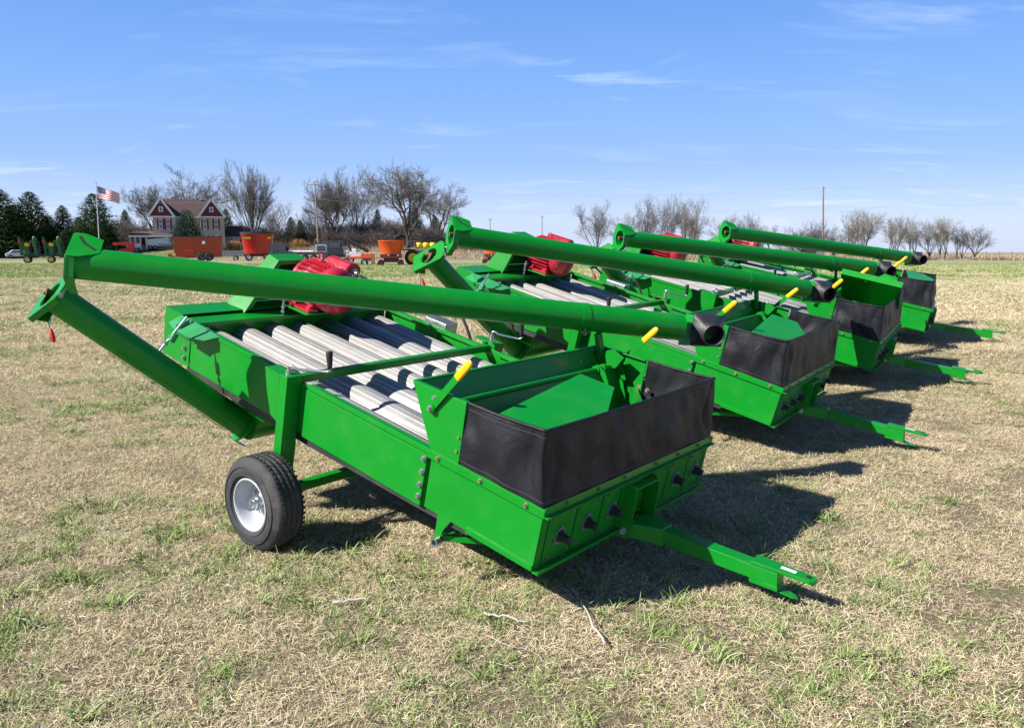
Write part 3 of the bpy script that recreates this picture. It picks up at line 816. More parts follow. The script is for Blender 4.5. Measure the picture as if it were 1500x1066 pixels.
    m.prism([r1[1], r1[2], r1[2] - V(0, -0.03, 0.045), r1[1] - V(0, -0.03, 0.045)], V(0, 0.004, 0))
    m.prism([B(2.79, 0.306, -0.03), B(2.79, 0.27, -0.115), B(2.79, 0.30, -0.118), B(2.79, 0.33, -0.03)], DU * 0.005)
    m.cyl(P(0.396, -0.225, 1.075), P(0.402, -0.195, 1.12), 0.022, n=12)
    lb = m.build('lift_bracket', M['green_pale'], root)
    m = MB()
    rb, rt_ = P(0.380, -0.330, 0.985), P(0.402, -0.115, 1.215)
    m.cyl(rb, rt_, 0.0075, n=10)
    d = (rt_ - rb).normalized()
    for s_ in (0.105, 0.15): m.cyl(rb + d * s_, rb + d * (s_ + 0.016), 0.016, n=6, smooth=False)
    m.build('threaded_rod', M['zinc'], lb)
    m = MB(); m.bolt(B(2.80, 0.316, -0.012), DC, 0.009, 0.012); m.bolt(B(2.62, 0.311, -0.012), DC, 0.009, 0.012)
    m.build_each('bolt', M['zinc'], lb)
    # --- lower auger
    A0 = P(0.318, -0.845, 1.388); A1 = P(0.545, 0.150, 0.515); da = (A1 - A0).normalized()
    m = MB()
    m.ring(A0 + da * 0.004, A1, 0.081, 0.075, n=40)
    m.ring(A1 - da * 0.010, A1 + da * 0.002, 0.108, 0.075, n=24)
    for sgn in (-1, 1): m.bar(A0 + da * 0.45 + V(0.05 * sgn, -0.066, -0.05), A1 - da * 0.05 + V(0.05 * sgn, -0.066, -0.05), 0.006, 0.004)
    m.prism([A1 + V(-0.12, -0.06, -0.065), A1 + V(0.02, -0.06, -0.105), A1 + V(0.02, -0.01, -0.125), A1 + V(-0.11, -0.01, -0.095)], V(0, 0.004, -0.004))
    au = m.build('lower_auger', g, root)
    wv = (V(0.20, 0.035, 0.125)).normalized(); wv = (wv - da * wv.dot(da)).normalized(); nv_ = da.cross(wv).normalized()
    def plate(c, ax, e1, e2, outl, rh, th, name, par, hole_c=(0, 0), extra=None, tabs=None):
        """flat plate with a round hole, outline in e1/e2"""
        m_ = MB(); n_ = 40
        c = Vector(c)
        # outline resampled by angle round the hole centre
        ol = outl; pts = []
        for i in range(n_):
            an = 2 * math.pi * i / n_; dx_, dy_ = math.cos(an), math.sin(an); best = None
            for k_ in range(len(ol)):
                x1, y1 = ol[k_][0] - hole_c[0], ol[k_][1] - hole_c[1]; x2, y2 = ol[(k_ + 1) % len(ol)][0] - hole_c[0], ol[(k_ + 1) % len(ol)][1] - hole_c[1]
                den = dx_ * (y2 - y1) - dy_ * (x2 - x1)
                if abs(den) < 1e-9: continue
                t_ = (x1 * (y2 - y1) - y1 * (x2 - x1)) / den
                s2 = (x1 * dy_ - y1 * dx_) / den
                if t_ > 0 and -1e-6 <= s2 <= 1 + 1e-6 and (best is None or t_ < best): best = t_
            pts.append((dx_ * best + hole_c[0], dy_ * best + hole_c[1]))
        vs = []
        for tt in (0, th):
            vs += [c + ax * tt + e1 * x_ + e2 * y_ for x_, y_ in pts]
            vs += [c + ax * tt + e1 * (hole_c[0] + rh * math.cos(2 * math.pi * i / n_)) + e2 * (hole_c[1] + rh * math.sin(2 * math.pi * i / n_)) for i in range(n_)]
        fs = []
        for i in range(n_):
            k_ = (i + 1) % n_
            fs += [(i, k_, n_ + k_, n_ + i), (2 * n_ + i, 3 * n_ + i, 3 * n_ + k_, 2 * n_ + k_), (i, 2 * n_ + i, 2 * n_ + k_, k_), (n_ + i, n_ + k_, 3 * n_ + k_, 3 * n_ + i)]
        m_.add(vs, fs)
        if tabs: tabs(m_)
        return m_.build(name, g, par, 0.001)
    def low_tabs(m_):
        def q(a, b, s=0.0): return A0 + wv * a + nv_ * b + da * s
        for sgn in (1, -1):   # side lips folded back
            m_.prism([q(-0.150, 0.100 * sgn), q(0.115, 0.112 * sgn), q(0.115, 0.112 * sgn, 0.035), q(-0.150, 0.100 * sgn, 0.035)], nv_ * (0.006 * -sgn))
        m_.prism([q(-0.165, -0.09), q(-0.165, 0.09), q(-0.105, 0.08, 0.085), q(-0.105, -0.08, 0.085)], wv * 0.006)
    plate(A0, da, wv, nv_, [(-0.165, -0.088), (-0.150, -0.102), (0.12, -0.113), (0.15, -0.06), (0.15, 0.06), (0.12, 0.113), (-0.150, 0.102), (-0.165, 0.088)], 0.079, 0.010, 'hinge_plate', au, hole_c=(-0.005, 0), tabs=low_tabs)
    m = MB()
    m.cyl(A0 - da * 0.03, A0 + da * 0.5, 0.020, n=12)
    # one turn and a half of flighting
    vs = []; fs = []; nn_ = 36
    for i in range(nn_ + 1):
        an = 2 * math.pi * 1.5 * i / nn_; p = A0 + da * (-0.035 + 0.24 * i / nn_)
        e = wv * math.cos(an + 0.6) + nv_ * math.sin(an + 0.6)
        vs += [p + e * 0.018, p + e * 0.068]
    fs = [(2 * i, 2 * i + 1, 2 * i + 3, 2 * i + 2) for i in range(nn_)]
    m.add(vs, fs, 0, True)
    m.build('flighting', M['rust'], au, fix=False)
    # latch with its red flag
    tipp = A0 - wv * 0.135 - nv_ * 0.0 + da * 0.07
    m = MB()
    m.path([tipp + V(0, 0, -0.0), tipp + V(-0.012, 0.0, -0.05), tipp + V(0.0, 0, -0.075), tipp + V(0.012, 0, -0.05), tipp + V(0.006, 0, -0.01)], 0.004, n=6)
    m.cyl(tipp + V(-0.02, -0.02, -0.03), tipp + V(0.015, 0.0, -0.035), 0.012, n=10)
    m.path([tipp + V(0.0, 0, -0.06), tipp + V(-0.005, 0.0, -0.16)], 0.004, n=6)
    lt = m.build('latch', M['zinc'], au)
    m = MB(); m.path([tipp + V(0.012, 0, -0.085), tipp + V(0.024, 0, -0.11), tipp + V(0.036, 0, -0.145), tipp + V(0.041, 0, -0.16)], 0.01, n=8, taper=[0.006, 0.012, 0.013, 0.006])
    m.build('handle', M['redtag'], lt)
    # --- transfer tube folded over the machine
    T0 = P(0.530, -0.822, 1.562); T1 = P(2.632, 2.030, 1.116); dt = (T1 - T0).normalized()
    m = MB()
    m.ring(T0, T1 - dt * 0.045, 0.0845, 0.079, n=44)
    cpos = T0 + dt * ((P(2.214, 1.463, 1.24) - T0).dot(dt))
    tu = m.build('transfer_tube', g, root)
    m = MB()
    m.ring(cpos - dt * 0.025, cpos + dt * 0.025, 0.0885, 0.085, n=44)
    sdv = V(0.8, -0.6, 0).normalized()
    m.box(cpos - V(0, 0, 0.088) + sdv * 0.05, (0.05, 0.03, 0.012), Matrix.Rotation(0.95, 3, 'Z'))
    cb = m.build('clamp', g, tu)
    m = MB().mark(); m.cyl(cpos - V(0, 0, 0.105) + sdv * 0.05, cpos - V(0, 0, 0.06) + sdv * 0.05, 0.006, n=8); m.cyl(cpos - V(0, 0, 0.105) + sdv * 0.05, cpos - V(0, 0, 0.097) + sdv * 0.05, 0.012, n=6)
    m.build_each('bolt', M['brass'], cb)
    eh = V(-0.805, 0.593, 0).normalized(); eh = (eh - dt * eh.dot(dt)).normalized(); ev = eh.cross(dt).normalized()
    if ev.z < 0: ev = -ev
    def up_tabs(m_):
        def q(a, b, s=0.0): return T0 + eh * a + ev * b + dt * s
        a_, b_ = (-0.090, 0.035), (0.080, 0.150)
        tv = (ev * 0.83 - eh * 0.56)
        m_.prism([q(*a_), q(*b_), q(*b_, 0.05), q(0.045, 0.128, 0.145), q(-0.055, 0.060, 0.150), q(*a_, 0.055)], tv * 0.006)
        # lips on the two long edges
        m_.prism([q(-0.090, 0.035), q(-0.090, -0.075), q(-0.090, -0.075, 0.04), q(-0.090, 0.035, 0.04)], eh * 0.006)
        m_.prism([q(-0.090, -0.075), q(0.055, -0.170), q(0.055, -0.170, 0.035), q(-0.090, -0.075, 0.04)], ev * 0.006)
        m_.prism([q(0.080, 0.150), q(0.145, 0.03), q(0.145, 0.03, 0.04), q(0.080, 0.150, 0.05)], eh * -0.006)
        m_.prism([q(0.03, 0.113, 0.055), q(0.045, 0.123, 0.055), q(0.045, 0.123, 0.10), q(0.03, 0.113, 0.10)], tv * 0.0085)
    plate(T0 - dt * 0.008, dt, eh, ev, [(-0.092, 0.035), (0.080, 0.152), (0.147, 0.03), (0.120, -0.13), (0.055, -0.172), (-0.092, -0.076)], 0.079, 0.010, 'hinge_plate', tu, hole_c=(0, 0), tabs=up_tabs)
    m = MB()
    tv = (ev * 0.83 - eh * 0.56)
    q = lambda a, b, s: T0 + eh * a + ev * b + dt * s + tv * 0.0080
    for (pa, pb) in (((0.055, 0.132, 0.030), (0.008, 0.100, 0.062)), ((0.008, 0.100, 0.062), (-0.035, 0.0715, 0.125))):
        m.bar(q(*pa), q(*pb), 0.015, 0.0015, tv)
    m.build('slot', M['seam'], tu)
    m = MB()
    m.cyl(T0 - dt * 0.02, T0 + dt * 0.5, 0.020, n=12)
    m.build('auger_shaft', M['rust'], tu)
    hg = P(0.430, -0.818, 1.425)
    m = MB()
    hx = (dt.cross(da)).normalized()
    m.cyl(hg - hx * 0.07, hg + hx * 0.07, 0.011, n=12)
    m.cyl(hg - hx * 0.08, hg - hx * 0.065, 0.014, n=6); m.cyl(hg + hx * 0.065, hg + hx * 0.08, 0.014, n=6)
    lp = [hg + hx * 0.075]
    for i in range(9):
        an = math.pi * 2 * i / 8
        lp.append(hg + hx * 0.08 + V(0.055 - 0.04 * math.cos(an), -0.02, -0.015 + 0.018 * math.sin(an)))
    m.path(lp, 0.0025, n=6)
    m.build('hinge_pin', M['zinc'], tu)
    # --- square end box and black discharge spout
    T1e = T1 - dt * 0.04
    TL = P(2.630, 2.075, 1.199); TR = P(2.738, 2.270, 1.176); BL = P(2.636, 2.030, 1.009); BR = TR + (BL - TL)
    fn = (TR - TL).cross(BL - TL).normalized()
    if fn.dot(P(2.82, 2.02, 1.079) - TL) < 0: fn = -fn
    TL += fn * 0.055; TR += fn * 0.055; BL += fn * 0.055; BR += fn * 0.055
    bx = V(0, 0, 0) - fn * 0.17
    m = MB()
    m.hexa([BL + bx * 0.9, BL, BR, BR + bx, TL + bx * 0.9, TL, TR, TR + bx])
    m.build('end_box', g, tu, 0.003)
    m = MB()
    cc = (TL + BR) / 2; oc = P(2.822, 2.030, 1.080)
    axs = (oc - cc).normalized(); rr_ = 0.070; n = 32
    e1 = (TR - TL).normalized(); e1 = (e1 - axs * e1.dot(axs)).normalized(); e2 = axs.cross(e1)
    sq = []
    for i in range(n):
        an = 2 * math.pi * i / n; cxs, cys = math.cos(an), math.sin(an); k_ = 1 / max(abs(cxs), abs(cys))
        sq.append(cc + (TR - TL) / 2 * (cxs * k_) * 1.04 + (TL - BL) / 2 * (cys * k_) * 1.04)
    if (sq[n // 4] - cc).dot(e2) < 0: e2 = -e2
    def cir(c_, r_): return [c_ + e1 * (r_ * math.cos(2 * math.pi * i / n)) + e2 * (r_ * math.sin(2 * math.pi * i / n)) for i in range(n)]
    mid = cc.lerp(oc, 0.30)
    rows = [[p - fn * 0.012 for p in sq], sq, cir(mid, rr_ * 1.0), cir(oc, rr_), cir(oc, rr_ - 0.006), cir(mid, rr_ - 0.008), cir(cc + fn * 0.006, rr_ - 0.012)]
    vs = [p for r_ in rows for p in r_]
    m.add(vs, [(j * n + i, j * n + (i + 1) % n, (j + 1) * n + (i + 1) % n, (j + 1) * n + i) for j in range(len(rows) - 1) for i in range(n)], 0, True)
    m.add(rows[-1], [tuple(range(n))])
    sp = m.build('spout', M['black_plastic'], tu, fix=False)
    # --- stand that carries the folded tube on the far side
    m = MB()
    foot = B(1.02, 0.30, WW + 0.01); hd = T0 + dt * ((foot - T0).dot(V(dt.x, dt.y, 0)) / (dt.x ** 2 + dt.y ** 2))
    hd = T0 + dt * 2.96
    ft = V(hd.x, WW - 0.82 + 0.02, 0); ft.z = B(1.0, HH, 0).z - (ft.x - B(1.0, HH, 0).x) * math.tan(TT)
    m.bar(ft, hd - V(0, 0, 0.09), 0.05, 0.03, (1, 0, 0))
    m.build('tube_stand', g, root, 0.002)
    # --- belt guard
    m = MB()
    yb_, yt_, yt2, yb2 = 0.435, 0.705, 0.945, 1.20
    ff = [(2.905, 0.305), (2.950, 0.640)]
    F_ = [B(2.905, 0.305, yb_), B(2.950, 0.645, yt_), B(2.950, 0.645, yt2), B(2.905, 0.305, yb2)]
    R_ = [B(3.10, 0.322, yb_ - 0.012), B(3.075, 0.662, yt_ + 0.008), B(3.075, 0.662, yt2), B(3.10, 0.322, yb2 + 0.012)]
    for i in range(3):
        nrm = (F_[i + 1] - F_[i]).cross(R_[i] - F_[i]).normalized()
        if nrm.dot(DC + (V(0, -1, 0) if i == 0 else V(0, 1, 0) if i == 2 else V(0, 0, 0))) > 0: nrm = -nrm
        m.prism([F_[i], F_[i + 1], R_[i + 1], R_[i]], nrm * 0.004)
    m.prism([R_[0], R_[1], R_[2], R_[3]], DU * -0.004)
    # front lip round the opening
    ce = (F_[0] + F_[1] + F_[2] + F_[3]) / 4
    In = [p.lerp(ce, 0.16) for p in F_]
    for i in range(3):
        m.prism([F_[i], F_[i + 1], In[i + 1], In[i]], DU * 0.004)
    m.build('belt_guard', g, root, 0.001)
    # --- motor
    mo = empty('motor'); mo.parent = root; MC = B(2.70, 0.512, 0.925); mo.location = MC
    ax = -DU
    def mm(m_):
        m_.v = [tuple(Vector(p) - MC) for p in m_.v]; return m_
    m = MB()
    c0 = B(2.865, 0.522, 0.905)
    m.lathe(c0, ax, [(-0.09, 0.0), (-0.09, 0.06), (-0.075, 0.075), (-0.05, 0.118), (-0.02, 0.146), (0.0, 0.150), (0.012, 0.150), (0.016, 0.138), (0.236, 0.138), (0.240, 0.150), (0.262, 0.146)], n=48)
    for i in range(28):
        an = 2 * math.pi * (i + 0.5) / 28
        e = DY * math.cos(an) + DC * math.sin(an)
        p = c0 + ax * 0.135 + e * 0.153
        m.bar(p - ax * 0.122, p + ax * 0.10, 0.0065, 0.034, e)
    # foot rails and mounting lugs
    for y in (0.925 - 0.155, 0.925 + 0.155):
        m.hexa([B(2.84, 0.368, y - 0.04), B(2.84, 0.368, y + 0.04), B(2.61, 0.368, y + 0.04), B(2.61, 0.368, y - 0.04), B(2.84, 0.385, y - 0.04), B(2.84, 0.385, y + 0.04), B(2.61, 0.385, y + 0.04), B(2.61, 0.385, y - 0.04)])
        for uu in (2.80, 2.65):
            yy = y + (0.05 if y < 0.9 else -0.05)
            m.hexa([B(uu + .02, 0.38, y - 0.02), B(uu + .02, 0.38, yy), B(uu - .02, 0.38, yy), B(uu - .02, 0.38, y - 0.02), B(uu + .02, 0.395, y - 0.02), B(uu + .02, 0.44, yy), B(uu - .02, 0.44, yy), B(uu - .02, 0.395, y - 0.02)])
    mm(m).build('housing', M['red'], mo)
    m = MB()
    m.lathe(c0, ax, [(0.262, 0.146), (0.264, 0.160), (0.30, 0.162), (0.345, 0.155), (0.372, 0.128), (0.384, 0.07), (0.386, 0.0)], n=48)
    fc = mm(m).build('fan_cover', M['red'], mo)
    m = MB()
    for j, rr_ in enumerate((0.03, 0.055, 0.08, 0.105, 0.125)):
        nh = 8 + j * 6
        for i in range(nh):
            an = 2 * math.pi * i / nh
            p = c0 + ax * (0.3845 - (0.0 if j < 2 else 0.006 * (j - 1) ** 1.35)) + (DY * math.cos(an) + DC * math.sin(an)) * rr_
            m.cyl(p - ax * 0.004, p + ax * 0.0016, 0.006, n=6, smooth=False)
    mm(m).build('vent_hole', M['seam'], fc)
    m = MB()
    cb_ = B(2.845, 0.640, 1.075)
    e1b, e2b = DY, DC; n = 16; rows = []
    for s_ in (0, 0.008, 0.240, 0.247):
        k_ = 0.92 if s_ in (0, 0.247) else 1.0
        rows.append([cb_ + ax * s_ + DY * (0.072 * k_ * math.cos(2 * math.pi * i / 12)) + DC * (0.066 * k_ * math.sin(2 * math.pi * i / 12)) for i in range(12)])
    vs = [p for r_ in rows for p in r_]
    m.add(vs, [(j * 12 + i, j * 12 + (i + 1) % 12, (j + 1) * 12 + (i + 1) % 12, (j + 1) * 12 + i) for j in range(3) for i in range(12)])
    m.add(rows[0], [tuple(range(12))]); m.add(rows[-1], [tuple(range(12))])
    mm(m).build('wiring_box', M['red'], mo, 0.004)
    m = MB()
    eb = B(2.755, 0.665, 0.905)
    m.cyl(eb, eb + DC * 0.025, 0.012, n=10)
    m.path([eb + DC * 0.045 + ax * (0.022 * math.cos(a)) + DC * (0.022 * math.sin(a)) for a in [2 * math.pi * i / 14 for i in range(15)]], 0.0065, n=8)
    mm(m).build('lifting_eye', M['red'], mo)
    m = MB()
    e_ = cb_ + ax * 0.247
    m.cyl(e_, e_ + ax * 0.012, 0.03, n=14); m.cyl(e_ + ax * 0.012, e_ + ax * 0.05, 0.017, n=12)
    mm(m).build('cable_gland', M['zinc'], mo)
    m = MB()
    m.path([e_ + ax * 0.04, e_ + ax * 0.10 - DC * 0.01, e_ + ax * 0.18 + DY * 0.10 - DC * 0.06, e_ + ax * 0.20 + DY * 0.28 - DC * 0.18, e_ + ax * 0.18 + DY * 0.45 - DC * 0.24], 0.010, n=8)
    mm(m).build('cable', M['black_plastic'], mo)
    m = MB()
    m.hexa([B(2.87, 0.356, 0.70), B(2.87, 0.356, 1.14), B(2.59, 0.356, 1.14), B(2.59, 0.356, 0.70), B(2.87, 0.364, 0.70), B(2.87, 0.364, 1.14), B(2.59, 0.364, 1.14), B(2.59, 0.364, 0.70)])
    mp_ = m.build('motor_mount', g, root, 0.001)
    m = MB()
    for y, u in ((0.68, 2.82), (1.17, 2.82)):
        m.cyl(B(u, 0.29, y), B(u, 0.44, y), 0.008, n=10)
        for c in (0.315, 0.345, 0.40): m.cyl(B(u, c, y), B(u, c + 0.012, y), 0.016, n=6)
    for y in (0.77, 1.08): m.bolt(B(2.64, 0.385, y), DC, 0.010, 0.012)
    m.build('adjuster_bolt', M['zinc'], mp_)
    # control box and cable loop on the far side
    m = MB()
    m.box(B(2.30, 0.25, WW + 0.09), (0.22, 0.13, 0.16), Matrix.Rotation(TT, 3, 'Y'))
    cbx = m.build('switch_box', M['zinc'], root, 0.006)
    m = MB()
    c1 = B(2.2, 0.33, WW + 0.08)
    m.path([c1 + V(0.20 * t - 0.02, 0.03, 0.05 + 0.055 * math.sin(math.pi * t) - 0.18 * t * t) for t in [i / 8 for i in range(9)]], 0.011, n=8)
    m.build('cable', M['black_plastic'], cbx)
    return root
# ------------------------------------------------------------------ terrain height
def smooth(a, b, x):
    t = min(1, max(0, (x - a) / (b - a))); return t * t * (3 - 2 * t)
MZ = [(-0.7157, 5.1237, 0.0, -0.671, 0.0, 0.0, 1.0849, 2.6472, 0.0),
      ]
# fitted poses: X, Y, yaw, Z, pitch, roll of the front pivot
POSE = [(1.0849, 2.6472, -0.6710, 0.0, 0.0, 0.0007), (2.9855, 5.2766, -0.588, 0.0061, 0.0360, -0.0023),
        (4.7099, 7.4872, -0.5439, 0.1309, 0.0081, -0.0338), (6.4958, 9.9947, -0.4878, 0.2667, -0.0162, -0.0132)]
def pose_point(k, x, y, z):
    X, Y, yw, Z, a, b = POSE[k]
    q = (x - 4.5, y - 0.7, z)
    px = q[0] + a * q[2] + 0.3; py = q[1] + b * q[2] + 0.7; pz = q[2] - a * q[0] - b * q[1]
    c, s = math.cos(yw), math.sin(yw)
    return Vector((X + px * c - py * s, Y + px * s + py * c, Z + pz))
CTRL = []
for k in range(4):
    for lx, ly in ((1.246, -0.22), (1.246, 1.86), (3.93, 0.86)):
        p = pose_point(k, lx, ly, 0.0); CTRL.append((p.x, p.y, p.z))
def ground_h(x, y):
    s = 0.58 * x + 0.81 * y
    base = 0.30 * smooth(6.5, 14, s)
    sw = 0.10; sz = 0.10 * base
    if y < 22:
        for cx, cy, cz in CTRL:
            w_ = math.exp(-((x - cx) ** 2 + (y - cy) ** 2) / (2 * 0.75 ** 2)); sw += w_; sz += w_ * cz
    h = sz / sw
    # the field falls gently away
    t = y - 16
    if t > 0: h -= 0.0206 * (t * t / (t + 6.0) + 5.0 * (t / (t + 6.0))) if t < 200 else 0.0206 * (t - 1)
    # bank beyond the road
    lf = smooth(20, -15, x)
    h += (0.95 + 0.75 * lf) * smooth(138, 152, y + (6 if x > 20 else 0))
    if y < 20: h += 0.012 * mnoise.noise(V(x * 0.9, y * 0.9, 0))
    elif y < 120: h += 0.06 * mnoise.noise(V(x * 0.12, y * 0.12, 3))
    return h
def pix(px, py, Y):
    """point at depth Y seen at (px,py) of the 1500x1066 photograph - used only to lay out far things"""
    u, v = px - 750, py - 533
    c, s = math.cos(PITCH), math.sin(PITCH)
    d = V(u / FPX, c - v / FPX * s, -s - v / FPX * c)
    k = Y / d.y
    return V(d.x * k, Y, 1.70 + d.z * k)
def on_ground(px, Y):
    p = pix(px, 370, Y)
    return V(p.x, Y, ground_h(p.x, Y))

# ground as one sheet, finer near the camera
def build_ground():
    ys = [-6]; st = 0.30
    while ys[-1] < 5000:
        y = ys[-1]
        ys.append(y + (0.30 if y < 18 else 1.5 if y < 60 else 3 if y < 180 else y * 0.10))
    xs = [0.0]
    while xs[-1] < 4500:
        x = xs[-1]; xs.append(x + (0.30 if x < 14 else 1.0 if x < 40 else 4 if x < 160 else x * 0.12))
    xs = [-x for x in xs[:0:-1]] + xs
    vs = [(x, y, ground_h(x, y)) for y in ys for x in xs]
    nx = len(xs)
    fs = [(j * nx + i, j * nx + i + 1, (j + 1) * nx + i + 1, (j + 1) * nx + i) for j in range(len(ys) - 1) for i in range(nx - 1)]
    me = bpy.data.meshes.new('ground'); me.from_pydata(vs, [], fs)
    me.polygons.foreach_set('use_smooth', [True] * len(fs)); me.update()
    m = bpy.data.materials.new('thatch_ground'); m.use_nodes = True
    t = m.node_tree; b = t.nodes['Principled BSDF']; nn = t.nodes.new; ll = t.links.new
    b.inputs['Roughness'].default_value = 0.95; b.inputs['Specular IOR Level'].default_value = 0.1
    g = nn('ShaderNodeNewGeometry')
    def noi(sc, det=6, rough=0.65, vec=None, dist=0.0):
        n_ = nn('ShaderNodeTexNoise'); ll(vec if vec else g.outputs['Position'], n_.inputs['Vector'])
        n_.inputs['Scale'].default_value = sc; n_.inputs['Detail'].default_value = det; n_.inputs['Roughness'].default_value = rough; n_.inputs['Distortion'].default_value = dist
        return n_.outputs[0]
    def rng(src, a, b_, lo=0, hi=1):
        r_ = nn('ShaderNodeMapRange'); ll(src, r_.inputs[0]); r_.inputs[1].default_value = a; r_.inputs[2].default_value = b_; r_.inputs[3].default_value = lo; r_.inputs[4].default_value = hi
        return r_.outputs[0]
    def mixc(f, a, b_):
        x_ = nn('ShaderNodeMix'); x_.data_type = 'RGBA'
        if isinstance(f, float): x_.inputs[0].default_value = f
        else: ll(f, x_.inputs[0])
        for i, q in ((6, a), (7, b_)):
            if isinstance(q, tuple): x_.inputs[i].default_value = (*q, 1)
            else: ll(q, x_.inputs[i])
        return x_.outputs[2]
    fine = mixc(rng(noi(38, 8, 0.8), 0.36, 0.62), (0.095, 0.066, 0.040), (0.44, 0.35, 0.22))
    fine = mixc(rng(noi(140, 4, 0.7, dist=1.5), 0.46, 0.60, 0, 0.7), fine, (0.55, 0.46, 0.33))
    patch = rng(noi(0.9, 6, 0.75), 0.42, 0.62)
    gr_f = mixc(rng(noi(45, 5, 0.7), 0.35, 0.65), (0.10, 0.13, 0.04), (0.24, 0.28, 0.10))
    gf = nn('ShaderNodeMath'); gf.operation = 'MULTIPLY'; ll(patch, gf.inputs[0]); ll(rng(noi(7, 6, 0.8), 0.48, 0.62, 0, 0.75), gf.inputs[1])
    near = mixc(gf.outputs[0], fine, gr_f)
    # farther off the blades merge to a mottled green and straw
    far = mixc(rng(noi(1.6, 8, 0.85), 0.40, 0.60), (0.44, 0.38, 0.25), (0.17, 0.22, 0.075))
    far = mixc(rng(noi(0.06, 5, 0.6), 0.42, 0.6, 0, 0.55), far, (0.30, 0.28, 0.14))
    sp = nn('ShaderNodeSeparateXYZ'); ll(g.outputs['Position'], sp.inputs[0])
    c1 = mixc(rng(sp.outputs[1], 8, 20), near, far)
    tan = mixc(rng(noi(0.5, 8, 0.8), 0.38, 0.62), (0.22, 0.15, 0.09), (0.42, 0.33, 0.20))
    lawn = mixc(rng(noi(0.8, 7, 0.8), 0.4, 0.62), (0.10, 0.13, 0.045), (0.24, 0.24, 0.11))
    bank = mixc(rng(sp.outputs[0], -52, -44), lawn, tan)
    c2 = mixc(rng(sp.outputs[1], 134, 138), c1, bank)
    # crop land beyond the bank
    c3 = mixc(rng(sp.outputs[1], 230, 300), c2, (0.16, 0.13, 0.085))
    ll(c3, b.inputs['Base Color'])
    bp = nn('ShaderNodeBump'); ll(noi(60, 8, 0.8), bp.inputs['Height']); bp.inputs['Strength'].default_value = 1.0; bp.inputs['Distance'].default_value = 0.035
    ll(bp.outputs[0], b.inputs['Normal'])
    me.materials.append(m)
    o = bpy.data.objects.new('ground', me); nlink(o); tag(o, kind='structure')
    return o
ground = build_ground()

def strip(name, x0, x1, y0, y1, dz, material, step=3.0):
    n = int((x1 - x0) / step) + 1; vs = []; rows = 4
    for i in range(n + 1):
        x = x0 + (x1 - x0) * i / n
        for j in range(rows + 1):
            y = y0 + (y1 - y0) * j / rows + 0.5 * mnoise.noise(V(x * 0.08, j * 3.0, 1))
            vs.append((x, y, ground_h(x, y) + dz))
    fs = [(i * (rows + 1) + j, (i + 1) * (rows + 1) + j, (i + 1) * (rows + 1) + j + 1, i * (rows + 1) + j + 1) for i in range(n) for j in range(rows)]
    me = bpy.data.meshes.new(name); me.from_pydata(vs, [], fs); me.materials.append(material); me.update()
    return tag(nlink(bpy.data.objects.new(name, me)), kind='structure')
M['gravel'] = mat('pale_gravel', (0.52, 0.48, 0.43), 0.95, var=0.35, vscale=0.8)
strip('road', -160, 160, 127.5, 134, 0.05, M['gravel'])
strip('driveway', -82, -50, 152.5, 158, 0.06, M['gravel'])

# ------------------------------------------------------------------ the four grain cleaners
LBL = ['green grain cleaner nearest the camera, its wheel and perforated screens in full view',
       'second green grain cleaner of the row, right behind the nearest one',
       'third green grain cleaner of the row, its hopper flap standing upright',
       'farthest green grain cleaner at the back of the row, beyond the raised flap']
protos = {False: make_machine(False, 1)}
mach = []
for k in range(4):
    if k == 0: r_ = protos[False]
    elif k == 2: r_ = make_machine(True, 3)
    else: r_ = copy_tree(protos[False])
    X, Y, yw, Z, a, b = POSE[k]
    o = pose_point(k, 1.25, 0.82, 0.0)
    r_.matrix_world = Matrix.Translation(o) @ Matrix.Rotation(yw, 4, 'Z') @ Matrix.Rotation(a, 4, 'Y') @ Matrix.Rotation(-b, 4, 'X')
    tag(r_, LBL[k], 'grain cleaner', 'green grain cleaners parked in a row on the grass')
    mach.append(r_)
# ------------------------------------------------------------------ trees
M['bark'] = mat('bark', (0.085, 0.072, 0.062), 0.9, var=0.4, vscale=1.5)
M['twig'] = mat('twigs', (0.135, 0.115, 0.105), 0.9, island=0.4)
M['twig_pale'] = mat('pale_twigs', (0.22, 0.19, 0.155), 0.9, island=0.3)
M['needles'] = mat('needles', (0.070, 0.120, 0.045), 0.75, island=0.6, spec=0.2)
M['needles_blue'] = mat('bluish_needles', (0.035, 0.085, 0.050), 0.75, island=0.6, spec=0.2)

def seg(vs, fs, a, b, r0, r1, n=3):
    d = (b - a)
    if d.length < 1e-5: return
    d = d.normalized(); t = V(0, 0, 1) if abs(d.z) < 0.9 else V(1, 0, 0)
    e1 = d.cross(t).normalized(); e2 = d.cross(e1); k = len(vs)
    for base, r in ((a, r0), (b, r1)):
        for i in range(n):
            g = 2 * math.pi * i / n
            vs.append(base + e1 * (math.cos(g) * r) + e2 * (math.sin(g) * r))
    for i in range(n): fs.append((k + i, k + (i + 1) % n, k + n + (i + 1) % n, k + n + i))

